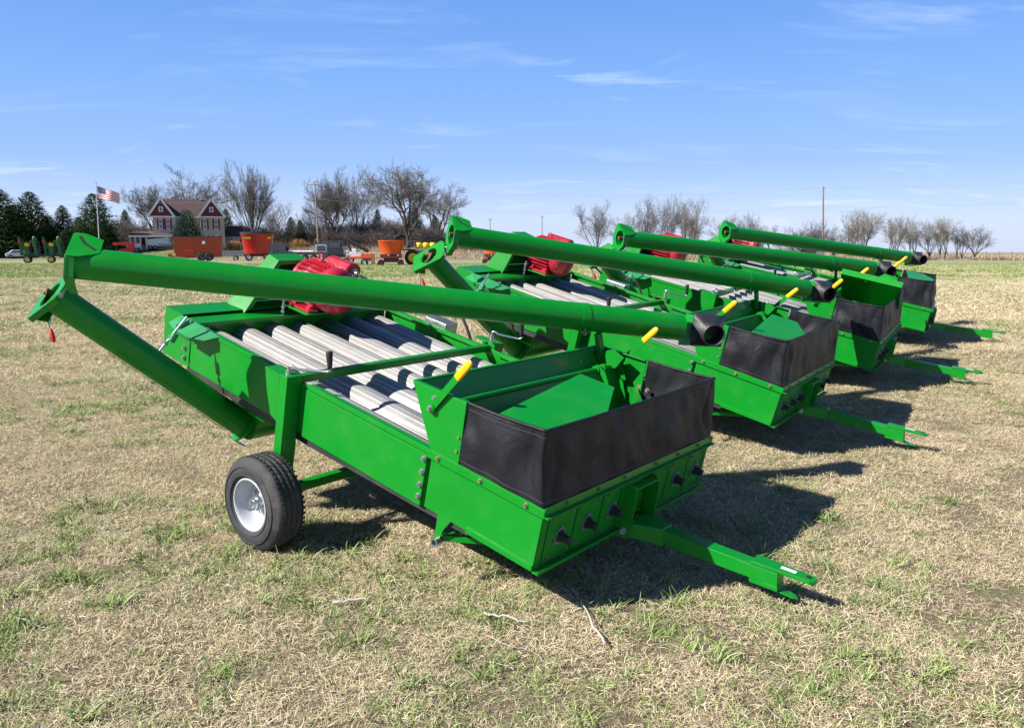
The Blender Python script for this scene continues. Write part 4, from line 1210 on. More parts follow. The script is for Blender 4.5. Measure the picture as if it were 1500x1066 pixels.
def bare_tree_meshes(seed, h=12.0, kind='spread', twig=None, rmin=0.014):
    """trunk, limbs and five orders of ever finer branches"""
    rnd = random.Random(seed)
    T = ([], []); C = ([], [])
    K = dict(spread=dict(first=0.20, limbs=5, a0=(0.30, 0.95), lens=[0.46, 0.25, 0.135, 0.075, 0.045], kids=[6, 6, 5, 4], ang=(0.45, 0.95), up=0.06, jit=0.17),
             vase=dict(first=0.10, limbs=13, a0=(0.05, 0.62), lens=[0.66, 0.24, 0.13, 0.075, 0.045], kids=[9, 5, 4, 3], ang=(0.20, 0.50), up=0.05, jit=0.06),
             stems=dict(first=0.16, limbs=4, a0=(0.12, 0.62), lens=[0.60, 0.22, 0.12, 0.07, 0.045], kids=[7, 5, 4, 2], ang=(0.35, 0.80), up=0.07, jit=0.12),
             scrub=dict(first=0.06, limbs=5, a0=(0.2, 1.1), lens=[0.55, 0.30, 0.17, 0.10], kids=[6, 5, 4], ang=(0.3, 1.0), up=0.05, jit=0.22))[kind]
    def line(p, d, L, r, lvl, n):
        dest = T if lvl < 1 else C
        pts = [p]; dd = d; q = p
        for i in range(n):
            dd = (dd + V(rnd.gauss(0, 1), rnd.gauss(0, 1), rnd.gauss(0, 1)) * K['jit'] + V(0, 0, K['up'])).normalized()
            e = q + dd * (L / n)
            seg(dest[0], dest[1], q, e, max(r * (1 - 0.7 * i / n), rmin), max(r * (1 - 0.7 * (i + 1) / n), rmin * 0.8), 6 if lvl < 1 else 3)
            q = e; pts.append(q)
        return pts, dd
    def turn(d, a):
        t = V(rnd.gauss(0, 1), rnd.gauss(0, 1), rnd.gauss(0, 1)); t = (t - d * t.dot(d)).normalized()
        nd = d * math.cos(a) + t * math.sin(a)
        if nd.z < -0.2: nd.z *= -0.3
        return nd.normalized()
    def branch(p, d, lvl, r):
        L = K['lens'][lvl] * h * rnd.uniform(0.7, 1.15)
        n = 6 if lvl == 0 else 4 if lvl < 3 else 2
        pts, dd = line(p, d, L, r, lvl, n)
        if lvl + 1 < len(K['lens']):
            kids = K['kids'][lvl]
            for c_ in range(kids):
                t = 0.28 + 0.72 * (c_ + rnd.random()) / kids
                x = min(n - 1e-3, t * n); i = int(x); q = pts[i].lerp(pts[i + 1], x - i)
                loc = (pts[i + 1] - pts[i]).normalized()
                branch(q, turn(loc, rnd.uniform(*K['ang'])), lvl + 1, r * 0.50 * (1.1 - 0.5 * t))
    nst = dict(spread=1, vase=1, stems=2, scrub=5)[kind]
    for s_ in range(nst):
        o = V(rnd.uniform(-.6, .6), rnd.uniform(-.6, .6), -0.3) * (0 if nst == 1 else 1) + V(0, 0, -0.3)
        base_r = h * (0.024 if nst == 1 else 0.013)
        pts, dd = line(o, V(rnd.uniform(-.1, .1), rnd.uniform(-.1, .1), 1).normalized(), K['first'] * h + 0.3, base_r * 0.9, 0, 4)
        for l_ in range(K['limbs']):
            az = 2 * math.pi * (l_ + rnd.random() * 0.7) / K['limbs']; a = rnd.uniform(*K['a0'])
            if l_ == 0: a *= 0.3
            q = pts[-1].lerp(pts[-3], rnd.random() * (0.9 if l_ else 0))
            branch(q, V(math.cos(az) * math.sin(a), math.sin(az) * math.sin(a), math.cos(a)), 0, base_r * (0.55 if kind != 'vase' else 0.34))
    zs = sorted(v.z for v in C[0]); k = h / zs[int(len(zs) * 0.998)]
    out = []
    for (vs, fs), nm, mt in ((T, 'trunk', M['bark']), (C, 'crown', twig or M['twig'])):
        me = bpy.data.meshes.new(nm); me.from_pydata([tuple(v * k) for v in vs], [], fs); me.materials.append(mt); me.update()
        out.append(me)
    return out

def conifer_meshes(seed, h=12.0, w=7.5, m_=None, n=5200, blunt=0.0):
    rnd = random.Random(seed)
    vs = []; fs = []
    nl = 26
    lob = [rnd.uniform(0.72, 1.12) for _ in range(60)]
    for i in range(n):
        t = rnd.random() ** 0.75           # 0 top .. 1 bottom
        lay = int(t * nl); an = rnd.uniform(0, 2 * math.pi)
        sec = int(an / (2 * math.pi) * 9 + lay * 3.7) % 60
        prof = (t ** (0.72 - 0.35 * blunt)) * (1 - 0.25 * max(0, t - 0.8) / 0.2)
        R = w / 2 * prof * lob[sec] * (0.82 + 0.18 * math.sin(t * nl * 2 * math.pi))
        rr = R * (1 - 0.55 * rnd.random() ** 2.2)
        z = h * (1 - t) * 0.955 + 0.25 - 0.12 * rr + rnd.gauss(0, 0.10)
        p = V(math.cos(an) * rr, math.sin(an) * rr, max(0.1, z + 0.3))
        L_ = rnd.uniform(0.28, 0.62) * (0.6 + 0.5 * t) * h / 12
        d = V(math.cos(an), math.sin(an), rnd.uniform(-0.1, 0.7)).normalized()
        sd_ = V(-math.sin(an), math.cos(an), rnd.uniform(-.5, .5)).normalized()
        k = len(vs)
        ww = L_ * rnd.uniform(0.22, 0.42)
        up = V(rnd.uniform(-.2, .2), rnd.uniform(-.2, .2), rnd.uniform(0.0, .35)) * L_
        vs += [p - sd_ * ww, p + sd_ * ww, p + d * L_ + up, p - d * L_ * 0.4 - up * 0.3]
        fs += [(k, k + 1, k + 2), (k, k + 3, k + 1)]
    k = len(vs)
    seg(vs, fs, V(0, 0, h * 0.9), V(0, 0, h * 1.0), 0.05, 0.02, 4)
    mc = bpy.data.meshes.new('crown'); mc.from_pydata([tuple(v) for v in vs], [], fs); mc.materials.append(m_ or M['needles']); mc.update()
    tv, tf = [], []
    seg(tv, tf, V(0, 0, -0.3), V(0, 0, h * 0.93), 0.2 * h / 12, 0.04, 8)
    for i in range(40):
        z = h * rnd.uniform(0.08, 0.85); an = rnd.uniform(0, 6.28); r_ = w / 2 * (1 - z / h) * 0.8
        seg(tv, tf, V(0, 0, z), V(math.cos(an) * r_, math.sin(an) * r_, z - 0.1), 0.05, 0.015, 3)
    mt_ = bpy.data.meshes.new('trunk'); mt_.from_pydata([tuple(v) for v in tv], [], tf); mt_.materials.append(M['bark']); mt_.update()
    return [mt_, mc]

PROTO = {
    'spread1': bare_tree_meshes(11, 14, 'spread'), 'spread2': bare_tree_meshes(23, 14, 'spread'),
    'vase': bare_tree_meshes(31, 14, 'vase', rmin=0.013),
    'stems1': bare_tree_meshes(41, 10, 'stems', rmin=0.009), 'stems2': bare_tree_meshes(45, 10, 'stems', rmin=0.009), 'stems3': bare_tree_meshes(49, 10, 'stems', M['twig_pale'], rmin=0.009),
    'scrub': bare_tree_meshes(53, 6, 'scrub', rmin=0.014),
    'con1': conifer_meshes(61, 12, 11.5, None, 9000, 0.75), 'con2': conifer_meshes(62, 12, 10.5, None, 8000, 0.6), 'con3': conifer_meshes(63, 12, 8.0, None, 6000, 0.5),
    'blue': conifer_meshes(64, 7, 6.8, M['needles_blue'], 8000, 1.0),
}
PH = dict(spread1=14, spread2=14, vase=14, stems1=10, stems2=10, stems3=10, scrub=6, con1=12, con2=12, con3=12, blue=7)
def plant(kind, name, px, top, Y, label, cat, group, wide=1.0, rz=0.0, base=None):
    g = on_ground(px, Y)
    tp = pix(px, top, Y)
    h = tp.z - g.z
    k = h / PH[kind]
    r_ = bpy.data.objects.new(name, None); col.objects.link(r_)
    r_.location = g; r_.rotation_euler = (0, 0, rz); r_.scale = (k * wide, k * wide, k)
    for me in PROTO[kind]:
        c = bpy.data.objects.new(me.name.split('.')[0], me); col.objects.link(c); c.parent = r_
    tag(r_, label, cat, group)
    return r_
G1 = 'evergreens along the left side of the yard'
for a in [('con1', 2, 276, 144, 'dark evergreen cut by the left edge of the picture', 1.32, 0.3),
          ('con2', 50, 281, 148, 'broad evergreen between the left edge and the small pointed evergreen', 1.21, 1.1),
          ('con3', 96, 301, 152, 'small pointed evergreen between the two broad ones at the left', 1.26, 2.0),
          ('con1', 143, 284, 146, 'broad dark evergreen behind the flagpole', 1.09, 3.4),
          ('con2', 25, 300, 156, 'low dark evergreen filling the gap next to the one at the left edge', 1.38, 4.0),
          ('con3', 74, 316, 158, 'low evergreen half hidden behind the small pointed one, on its left', 1.72, 5.0),
          ('con3', 119, 318, 158, 'low evergreen in the gap left of the flagpole', 1.72, 0.6)]:
    plant(a[0], 'evergreen_tree', a[1], a[2], a[3], a[4], 'evergreen', G1, a[5], a[6])
for q_, px_ in enumerate((8, 40, 70, 100, 130, 160)):
    plant('con2', 'evergreen_tree', px_, 330 + (q_ * 5) % 9, 145 + q_ % 3, ['low young evergreen at the foot of the left-edge one', 'low young evergreen below the broad one behind the planter', 'low young evergreen behind the middle of the green planter', 'low young evergreen behind the right end of the green planter', 'low young evergreen left of the flagpole foot', 'low young evergreen right of the flagpole foot'][q_], 'evergreen', G1, 1.7, q_ * 1.1)
for a in [('con3', 187, 307, 190, 'thin evergreen poking up left of the farmhouse', 0.9, 0.2),
          ('con3', 334, 306, 185, 'slim evergreen just right of the farmhouse gable', 1.0, 0.9),
          ('con2', 428, 318, 172, 'evergreen between the fan-shaped tree and the utility pole', 0.85, 1.9),
          ('con3', 441, 322, 168, 'low evergreen close beside the utility pole', 1.1, 2.9),
          ('con3', 554, 306, 180, 'narrow dark evergreen among the bare trees in the middle', 0.7, 3.9),
          ('con2', 607, 302, 165, 'rounded dark evergreen under the widest bare tree', 0.95, 4.9),
          ('con3', 638, 316, 172, 'evergreen just left of the second cleaner\'s upright hinge plate', 1.2, 0.1)]:
    plant(a[0], 'evergreen_tree', a[1], a[2], a[3], a[4], 'evergreen', 'evergreens among the bare trees', a[5], a[6])
plant('blue', 'spruce_tree', 276, 309, 146, 'bluish round spruce in front of the farmhouse wall', 'spruce', None, 0.98, 0)
G2 = 'leafless trees round the farmyard'
for a in [('spread2', 232, 268, 178, 'bare tree with a bushy crown behind the left end of the farmhouse', 0.96, 0.4),
          ('spread1', 285, 243, 172, 'tall bare tree rising behind the farmhouse roof', 0.96, 2.0),
          ('vase', 371, 237, 152, 'bare fan-shaped tree right of the farmhouse', 0.74 * 1.02, 0.0),
          ('spread2', 480, 262, 165, 'bare tree leaning over the utility pole', 0.79, 3.0),
          ('spread1', 496, 247, 160, 'tall bare tree right of the utility pole', 0.70, 4.4),
          ('stems2', 528, 246, 168, 'slender bare tree between the utility pole and the widest tree', 0.92, 5.3),
          ('spread2', 596, 240, 150, 'widest bare tree, dark, above the orange mixer wagon', 1.18, 1.2),
          ('spread1', 640, 256, 162, 'bare tree at the right end of the farmyard group', 0.79, 1.8),
          ('stems2', 456, 300, 158, 'low bare tree left of the utility pole base', 1.15, 2.5),
          ('stems2', 401, 290, 168, 'grey bare tree on the right flank of the fan-shaped one', 0.90, 3.1)]:
    plant(a[0], 'bare_tree', a[1], a[2], a[3], a[4], 'bare tree', G2, a[5], a[6])
G3 = 'scrub at the foot of the farmyard trees'
sc = [(172, 318, 182), (196, 322, 176), (214, 326, 180), (350, 322, 176), (388, 326, 172), (414, 330, 176), (442, 334, 170), (470, 322, 172), (496, 326, 166), (520, 322, 172),
      (545, 320, 168), (572, 318, 164), (594, 322, 168), (622, 328, 160), (646, 334, 164), (8, 330, 176), (60, 328, 178), (110, 330, 178), (160, 326, 184), (505, 336, 158), (560, 336, 158), (535, 338, 160)]
SHL = [(30, 'leafless shrub under the evergreen at the left edge'), (80, 'leafless shrub between the first two evergreens'), (130, 'leafless shrub left of the flagpole foot'),
       (165, 'leafless shrub just right of the flagpole evergreen'), (180, 'leafless shrub above the red loader'), (200, 'leafless shrub left of the porch roof'), (230, 'leafless shrub touching the porch end of the farmhouse'),
       (360, 'leafless shrub between the farmhouse annex and the fan-shaped tree'), (395, 'leafless shrub right of the red tapered mixer'), (420, 'leafless shrub below the evergreen near the fan-shaped tree'),
       (450, 'leafless shrub beside the tiny shed'), (480, 'leafless shrub right at the foot of the leaning pole'), (500, 'leafless shrub right of the leaning pole'), (515, 'small leafless shrub above the dark truck'),
       (530, 'leafless shrub behind the folded black boom'), (540, 'small leafless shrub right of the folded black boom'), (550, 'leafless shrub left of the narrow dark evergreen'), (565, 'small leafless shrub left of the orange mixer tub'),
       (580, 'leafless shrub right behind the orange mixer tub'), (600, 'leafless shrub beneath the widest bare tree'), (630, 'leafless shrub behind the yellow tanks'), (700, 'leafless shrub at the right end of the farmyard scrub')]
def shrub_label(px):
    return next(t for lim, t in SHL if px <= lim)
for i, (px, tp, Y) in enumerate(sc):
    r_ = plant('scrub', 'shrub', px, tp, Y, shrub_label(px), 'shrub', G3, 1.25, i * 1.3)
G4 = 'small bare trees along the field edge on the right'
rt = [('stems2', 874, 293, 118, 'dense many-stemmed bare tree at the left end of the right-hand row', 0.97, 0.2),
      ('stems2', 916, 311, 130, 'short bare tree next to the dense many-stemmed one', 0.99, 1.5),
      ('stems1', 944, 287, 124, 'slim bare tree left of the twin pair above the third cleaner', 0.77, 2.2),
      ('stems1', 978, 286, 122, 'bare tree with upswept branches above the third cleaner\'s motor', 0.77, 3.0),
      ('stems3', 1002, 289, 126, 'bare tree leaning right above the third cleaner\'s tube', 0.81, 4.1),
      ('stems3', 1017, 314, 134, 'small thin bare tree just left of the farthest cleaner\'s hinge plate', 0.75, 5.2),
      ('stems2', 1066, 313, 136, 'bare tree top showing behind the farthest cleaner\'s hinge plate', 1.18, 0.9),
      ('stems1', 1092, 312, 140, 'bare tree top above the farthest cleaner\'s tube', 0.99, 1.9),
      ('stems2', 1117, 326, 142, 'low bare tree top where the farthest tube starts to drop', 1.11, 2.9),
      ('scrub', 1180, 334, 132, 'low bushy bare tree left of the tall pole', 1.47, 0.3),
      ('stems1', 1194, 321, 128, 'thin bare tree touching the tall pole on its left', 1.03, 3.7),
      ('stems2', 1222, 330, 130, 'low bare tree right of the tall pole', 1.31, 4.5),
      ('stems1', 1245, 312, 122, 'tall thin bare tree, second to the right of the pole', 0.91, 0.5),
      ('stems3', 1264, 306, 120, 'tallest bare tree right of the pole', 1.09, 1.4),
      ('stems3', 1305, 316, 116, 'rounded pale bare tree standing alone', 1.20, 2.4),
      ('stems1', 1337, 322, 118, 'bare tree with a narrow fork right of the rounded pale one', 1.09, 3.3),
      ('stems2', 1362, 326, 120, 'low bare tree in the middle of the last cluster', 1.17, 4.2),
      ('stems3', 1382, 317, 117, 'tallest bare tree of the last cluster', 1.14, 5.1),
      ('stems1', 1405, 328, 118, 'bare tree right of the tallest one in the last cluster', 1.03, 6.0),
      ('stems2', 1428, 330, 117, 'last bare tree at the right end of the row', 1.39, 0.7)]
for a in rt:
    plant(a[0], 'bare_tree', a[1], a[2], a[3], a[4], 'bare tree', G4, a[5], a[6])

# tall dry grass along the bank: nobody could count it
def dry_stand(name, x0, x1, y0, y1, n, h, seed, material):
    rnd = np.random.RandomState(seed)
    xs = rnd.uniform(x0, x1, n); ys = rnd.uniform(y0, y1, n)
    vs = []; fs = []
    for i in range(n):
        x, y = xs[i], ys[i]
        dens = mnoise.noise(V(x * 0.12, y * 0.3, seed))
        if dens < -0.25: continue
        z = ground_h(x, y); hh = h * rnd.uniform(0.5, 1.2) * (1 + dens); a = rnd.uniform(0, 3.14); ww = 0.03 + 0.05 * rnd.rand()
        dx_, dy_ = math.cos(a) * ww, math.sin(a) * ww; k = len(vs)
        lx, ly = rnd.normal(0, 0.2, 2)
        vs += [(x - dx_, y - dy_, z - 0.05), (x + dx_, y + dy_, z - 0.05), (x + lx + dx_ * 0.3, y + ly, z + hh)]
        fs.append((k, k + 1, k + 2))
    me = bpy.data.meshes.new(name); me.from_pydata(vs, [], fs); me.materials.append(material); me.update()
    return tag(nlink(bpy.data.objects.new(name, me)), kind='stuff')
M['dry'] = mat('dry_stand', (0.44, 0.35, 0.24), 0.95, island=0.25)
M['drydark'] = mat('dry_weeds', (0.20, 0.12, 0.08), 0.95, island=0.5)
dry_stand('tall_dry_grass', 22, 112, 116, 140, 42000, 0.42, 1, M['dry'])
dry_stand('tall_dry_grass', -44, 24, 136, 158, 26000, 0.5, 2, M['dry'])
dry_stand('dry_weeds', 24, 105, 112, 122, 1600, 0.7, 3, M['drydark'])
dry_stand('dry_weeds', -60, -5, 148, 166, 5000, 1.3, 4, M['drydark'])

# ------------------------------------------------------------------ poles, wires, flag, fence
M['wood'] = mat('weathered_pole', (0.30, 0.25, 0.21), 0.9, var=0.3, vscale=3)
M['flagpole'] = mat('flagpole_metal', (0.55, 0.56, 0.58), 0.4, 0.4)
M['wire'] = mat('wire', (0.30, 0.31, 0.34), 0.6)
def pole(px, top, Y, label, lean=0.0, rad=0.15, arms=True):
    g = on_ground(px + lean, Y); t_ = pix(px, top, Y)
    r_ = empty('utility_pole', g)
    m = MB(); m.cyl((0, 0, -0.3), t_ - g, rad, rad * 0.65, n=10); m.build('shaft', M['wood'], r_)
    tt = t_ - g
    aw = 0.75 if arms else 0.16
    if arms:
        m = MB(); m.bar(tt + V(-0.75, 0, -0.5), tt + V(0.75, 0, -0.5), 0.10, 0.12); m.build('crossarm', M['wood'], r_)
    for dx_ in (-aw, aw):
        m = MB(); m.cyl(tt + V(dx_, 0, -0.45 if arms else -0.25), tt + V(dx_ * 1.15, 0, -0.12 if arms else 0.2), 0.06, 0.04, n=8); m.build('insulator', M['rim'], r_)
    tag(r_, label, 'utility pole', 'utility poles')
    return t_
pa = pole(461, 266, 141, 'leaning wooden utility pole among the bare farmyard trees', lean=6)
pb = pole(1206, 274, 128, 'tall wooden utility pole right of the farthest cleaner\'s tube', rad=0.17, arms=False)
pc = pole(718, 320, 330, 'left one of the two small distant utility poles above the second cleaner', rad=0.20)
pd = pole(794, 316, 300, 'right one of the two small distant utility poles above the second cleaner', rad=0.20)
def wire(a, b, sag, label):
    m = MB(); n = 14
    m.path([a.lerp(b, i / n) - V(0, 0, sag * 4 * (i / n) * (1 - i / n)) for i in range(n + 1)], 0.011, n=4)
    o = m.build('power_line', M['wire']); tag(o, label, 'power line', 'power lines')
left = pix(-330, 262, 150); right = pix(1900, 240, 112)
for dz, nm in ((-0.1, 'upper'), (-2.9, 'lower')):
    z_ = V(0, 0, dz)
    wire(left + z_, pa + z_, 1.1, nm + ' power line from the left edge of the sky to the leaning pole')
    wire(pa + z_, pb + z_, 1.7, nm + ' power line crossing the sky between the leaning pole and the tall right pole')
    wire(pb + z_, right + z_, 0.8, nm + ' power line from the tall right pole to the right edge of the sky')

fg = on_ground(146, 136.5); ft_ = pix(140.5, 269, 136.5)
fr = empty('flagpole', fg)
m = MB(); m.cyl((0, 0, -0.2), ft_ - fg, 0.10, 0.06, n=12); m.build('shaft', M['flagpole'], fr)
m = MB(); m.sphere(ft_ - fg + V(0, 0, 0.1), 0.12, 10); m.build('finial', M['brass'], fr)
tag(fr, 'slim pale metal flagpole in front of the broad evergreen', 'flagpole')
M['flag_red'] = mat('flag_red', (0.45, 0.02, 0.04), 0.8); M['flag_white'] = mat('flag_white', (0.75, 0.74, 0.74), 0.8); M['flag_blue'] = mat('flag_blue', (0.03, 0.05, 0.20), 0.8)
vs = []; fs = []; mi = []; nu, nv_ = 40, 26; FL, FH = 3.6, 1.98
top0 = pix(142.2, 272.5, 136.5)
def fpt(u, v):
    x = FL * u; dr = 0.34 * x * (0.9 + 0.1 * u)
    return top0 + V(x * 0.95, 0.28 * math.sin(u * 7.5 + v * 0.8) * u ** 0.5, -dr - FH * v * (1 - 0.16 * u) - 0.12 * math.sin(u * 6 + 0.5) * u)
for i in range(nu + 1):
    for j in range(nv_ + 1): vs.append(fpt(i / nu, j / nv_))
for i in range(nu):
    for j in range(nv_):
        fs.append((i * (nv_ + 1) + j, (i + 1) * (nv_ + 1) + j, (i + 1) * (nv_ + 1) + j + 1, i * (nv_ + 1) + j + 1))
        mi.append(2 if (i < 16 and j < 14) else ((j // 2) % 2))
m = MB(); m.add(vs, fs); m.m = mi; m.sm = [True] * len(fs)
for r_ in range(9):
    for c_ in range(6 if r_ % 2 == 0 else 5):
        u = (0.033 + (c_ * 2 + (r_ % 2)) * 0.0333); v = (r_ + 1) * 0.0538
        p = fpt(u, v); 
        for sgn in (-1, 1):
            q = [p + V(0.05 * math.cos(a), 0.012 * sgn, 0.05 * math.sin(a)) for a in [math.pi / 2 + k * 2 * math.pi / 5 * 2 for k in range(5)]]
            m.add(q, [(0, 1, 2, 3, 4)], 1)
fl = m.build('flag', [M['flag_red'], M['flag_white'], M['flag_blue']], fix=False)
tag(fl, 'striped red and white flag with a blue starred corner blowing from the flagpole', 'flag')

def fence(px0, px1, Y0, Y1, n, label):
    a = on_ground(px0, Y0); b = on_ground(px1, Y1); r_ = empty('wire_fence', a)
    for i in range(n + 1):
        p = a.lerp(b, i / n); p.z = ground_h(p.x, p.y)
        q = p - a
        m = MB(); m.cyl(q - V(0, 0, 0.2), q + V(0, 0, 1.25), 0.06, n=6); m.build('fence_post', M['wood'], r_)
    for hz in (0.5, 0.85, 1.15):
        m = MB(); pts = []
        for i in range(n + 1):
            p = a.lerp(b, i / n); p.z = ground_h(p.x, p.y) + hz; pts.append(p - a)
        m.path(pts, 0.012, n=4); m.build('fence_wire', M['wire'], r_)
    tag(r_, label, 'wire fence')
fence(652, 860, 137, 137, 14, 'wire fence on thin posts along the far side of the road')
fence(1150, 1560, 132, 126, 22, 'wire fence on thin posts behind the right-hand row of bare trees')

# ------------------------------------------------------------------ farmhouse
M['siding'] = mat('tan_siding', (0.52, 0.47, 0.38), 0.7, var=0.08, vscale=2)
M['maroon'] = mat('maroon_shingle', (0.22, 0.03, 0.035), 0.7, var=0.2, vscale=4)
M['roofing'] = mat('brown_shingles', (0.105, 0.065, 0.060), 0.9, var=0.35, vscale=2.5)
M['trim'] = mat('white_trim', (0.74, 0.74, 0.74), 0.5)
M['pane'] = mat('window_glass', (0.05, 0.07, 0.10), 0.08, spec=0.8)
hy = 153.0
hb = on_ground(278, hy); HROT = -math.atan2(hb.x, hb.y); S_ = hy / FPX * math.cos(HROT)
hr = empty('farmhouse', hb, HROT)
zg = hb.z
def hx(px): return (px - 278) * S_
def hz(py): return pix(278, py, hy).z - zg
eave, ridge = hz(317), hz(290.5)
m = MB()
m.box((hx(282), 4.2, eave / 2), (hx(331) - hx(233), 6.5, eave))
m.box((hx(244.5), 2.0, eave / 2), (hx(260) - hx(229), 5.0, eave))
m.box((hx(313.5), 2.0, eave / 2), (hx(331) - hx(296), 5.0, eave))
m.build('wall', M['siding'], hr)
# main roof, ridge running across
m = MB()
xl, xr = hx(236), hx(312)
yr = 4.2; oe = 0.5
def roof_plane(m_, p, th=0.14): m_.prism(p, V(0, 0, -th))
roof_plane(m, [V(xl, yr, ridge), V(xr, yr, ridge), V(xr, 0.45, eave - 0.1), V(xl, 0.45, eave - 0.1)])
roof_plane(m, [V(xl, yr, ridge), V(xl, 8.2, eave - 0.1), V(xr, 8.2, eave - 0.1), V(xr, yr, ridge)])
for gx, hw in ((hx(240.5), hx(259.5) - hx(240.5)), (hx(313), hx(332.5) - hx(313))):
    for s_ in (-1, 1):
        roof_plane(m, [V(gx, -0.95, ridge + 0.02), V(gx, yr + 2, ridge + 0.02), V(gx + s_ * hw, yr + 2, eave - 0.05), V(gx + s_ * hw, -0.95, eave - 0.05)])
rf = m.build('roof', M['roofing'], hr)
m = MB(); m.cyl((hx(299), 3.9, ridge - 0.2), (hx(299), 3.9, ridge + 0.35), 0.10, n=8); m.build('vent', M['zinc'], rf)
for gx, hw in ((hx(240.5), hx(259.5) - hx(240.5)), (hx(313), hx(332.5) - hx(313))):
    m = MB(); k_ = 0.86
    m.prism([V(gx - hw * k_, -0.55, eave), V(gx + hw * k_, -0.55, eave), V(gx, -0.55, eave + (ridge - eave) * k_)], V(0, 0.1, 0))
    m.build('gable', M['maroon'], hr)
    m = MB()
    for s_ in (-1, 1):
        m.bar(V(gx, -0.98, ridge - 0.10), V(gx + s_ * (hw + 0.05), -0.98, eave - 0.18), 0.06, 0.36, V(0, 0, 1))
    m.box((gx, -0.75, eave - 0.10), (hw * 2.05, 0.5, 0.22))
    m.build('gable_trim', M['trim'], hr)
    m = MB(); m.box((gx, -0.60, eave + 1.25), (0.75, 0.12, 0.95)); w_ = m.build('gable_window', M['trim'], hr)
    m = MB(); m.box((gx, -0.67, eave + 1.25), (0.36, 0.04, 0.60)); m.build('pane', M['pane'], w_)
m = MB(); m.box((hx(278), 0.42, eave - 0.16), (hx(298) - hx(258), 0.16, 0.22)); m.build('eave_trim', M['trim'], hr)
def window(x, y, z, w_, h_, shut=True):
    m = MB(); m.box((x, y, z), (w_, 0.10, h_)); o = m.build('window', M['trim'], hr)
    m = MB(); m.box((x, y - 0.06, z + h_ * 0.23), (w_ * 0.68, 0.03, h_ * 0.36)); m.box((x, y - 0.06, z - h_ * 0.23), (w_ * 0.68, 0.03, h_ * 0.36)); m.build('pane', M['pane'], o)
    if shut:
        for s_ in (-1, 1):
            m = MB(); m.box((x + s_ * (w_ * 0.5 + 0.17), y, z), (0.30, 0.07, h_)); m.build('shutter', M['maroon'], hr)
for px, y in ((239, -0.54), (249.5, -0.54), (302.5, -0.54), (319, -0.54)):
    window(hx(px), y, hz(328.5), 0.62, 1.9)
for px in (303, 319): window(hx(px), -0.54, hz(352), 0.62, 1.7)
window(hx(243), -0.54, hz(349), 0.9, 1.5); window(hx(252), -0.54, hz(349), 0.9, 1.5)
# porch
m = MB()
pz = hz(344.5)
m.prism([V(hx(194), -2.4, pz), V(hx(256), -2.4, pz), V(hx(256), 0.0, pz + 0.5), V(hx(228), 2.5, pz + 0.7), V(hx(197), 2.5, pz + 0.6)], V(0, 0, -0.10))
pr = m.build('porch_roof', M['roofing'], hr)
m = MB(); m.box((hx(225), -2.43, pz - 0.18), (hx(256) - hx(194), 0.1, 0.32)); m.build('fascia', M['trim'], pr)
for px in (196, 203, 210, 218, 255):
    m = MB(); m.box((hx(px), -2.3, pz / 2 - 0.1), (0.17, 0.17, pz - 0.2)); m.build('porch_column', M['trim'], hr)
m = MB(); m.box((hx(213), 1.6, pz / 2), (hx(229) - hx(200), 1.5, pz)); m.build('porch_wall', M['siding'], hr)
m = MB(); m.box((hx(212.5), 0.80, 1.15), (0.95, 0.08, 2.2)); dr = m.build('door', M['trim'], hr)
m = MB(); m.box((hx(212.5), 0.74, 1.2), (0.55, 0.05, 1.7)); m.build('door_panel', M['maroon'], dr)
m = MB(); m.box((hx(201), -2.3, 0.75), (1.9, 0.06, 0.75)); m.build('railing', M['trim'], hr)
tag(hr, 'two-storey tan farmhouse with two maroon gables and a brown roof', 'farmhouse')
# low wing at the right
ws = empty('annex', on_ground(347, 158)); 
m = MB(); m.box((0, 2.5, 1.3), (4.2, 5, 2.6)); m.build('wall', M['siding'], ws)
m = MB(); m.prism([V(-2.5, -0.5, 2.55), V(2.5, -0.5, 2.55), V(1.3, 2.5, 4.4), V(-2.5, 2.5, 4.4)], V(0, 0, -0.12)); m.prism([V(-2.5, 2.5, 4.4), V(1.3, 2.5, 4.4), V(2.5, 5.5, 2.55), V(-2.5, 5.5, 2.55)], V(0, 0, -0.12)); m.build('roof', M['roofing'], ws)
for x in (-0.9, 0.9):
    m = MB(); m.box((x, -0.04, 1.5), (0.8, 0.1, 1.2)); w_ = m.build('window', M['trim'], ws)
    m = MB(); m.box((x, -0.10, 1.5), (0.5, 0.03, 0.9)); m.build('pane', M['pane'], w_)
tag(ws, 'low house wing with a brown roof right of the farmhouse', 'annex')
sh = empty('shed', on_ground(455, 168))
m = MB(); m.box((0, 1.5, 1.0), (2.4, 3, 2.0)); m.build('wall', M['siding'], sh)
M['redroof'] = mat('red_roof', (0.42, 0.09, 0.05), 0.7)
m = MB(); m.prism([V(-1.5, -0.3, 1.95), V(1.5, -0.3, 1.95), V(1.3, 1.5, 2.6), V(-1.3, 1.5, 2.6)], V(0, 0, -0.1)); m.prism([V(-1.3, 1.5, 2.6), V(1.3, 1.5, 2.6), V(1.5, 3.3, 1.95), V(-1.5, 3.3, 1.95)], V(0, 0, -0.1)); m.build('roof', M['redroof'], sh)
tag(sh, 'tiny shed with a reddish roof among the bare trees', 'shed')
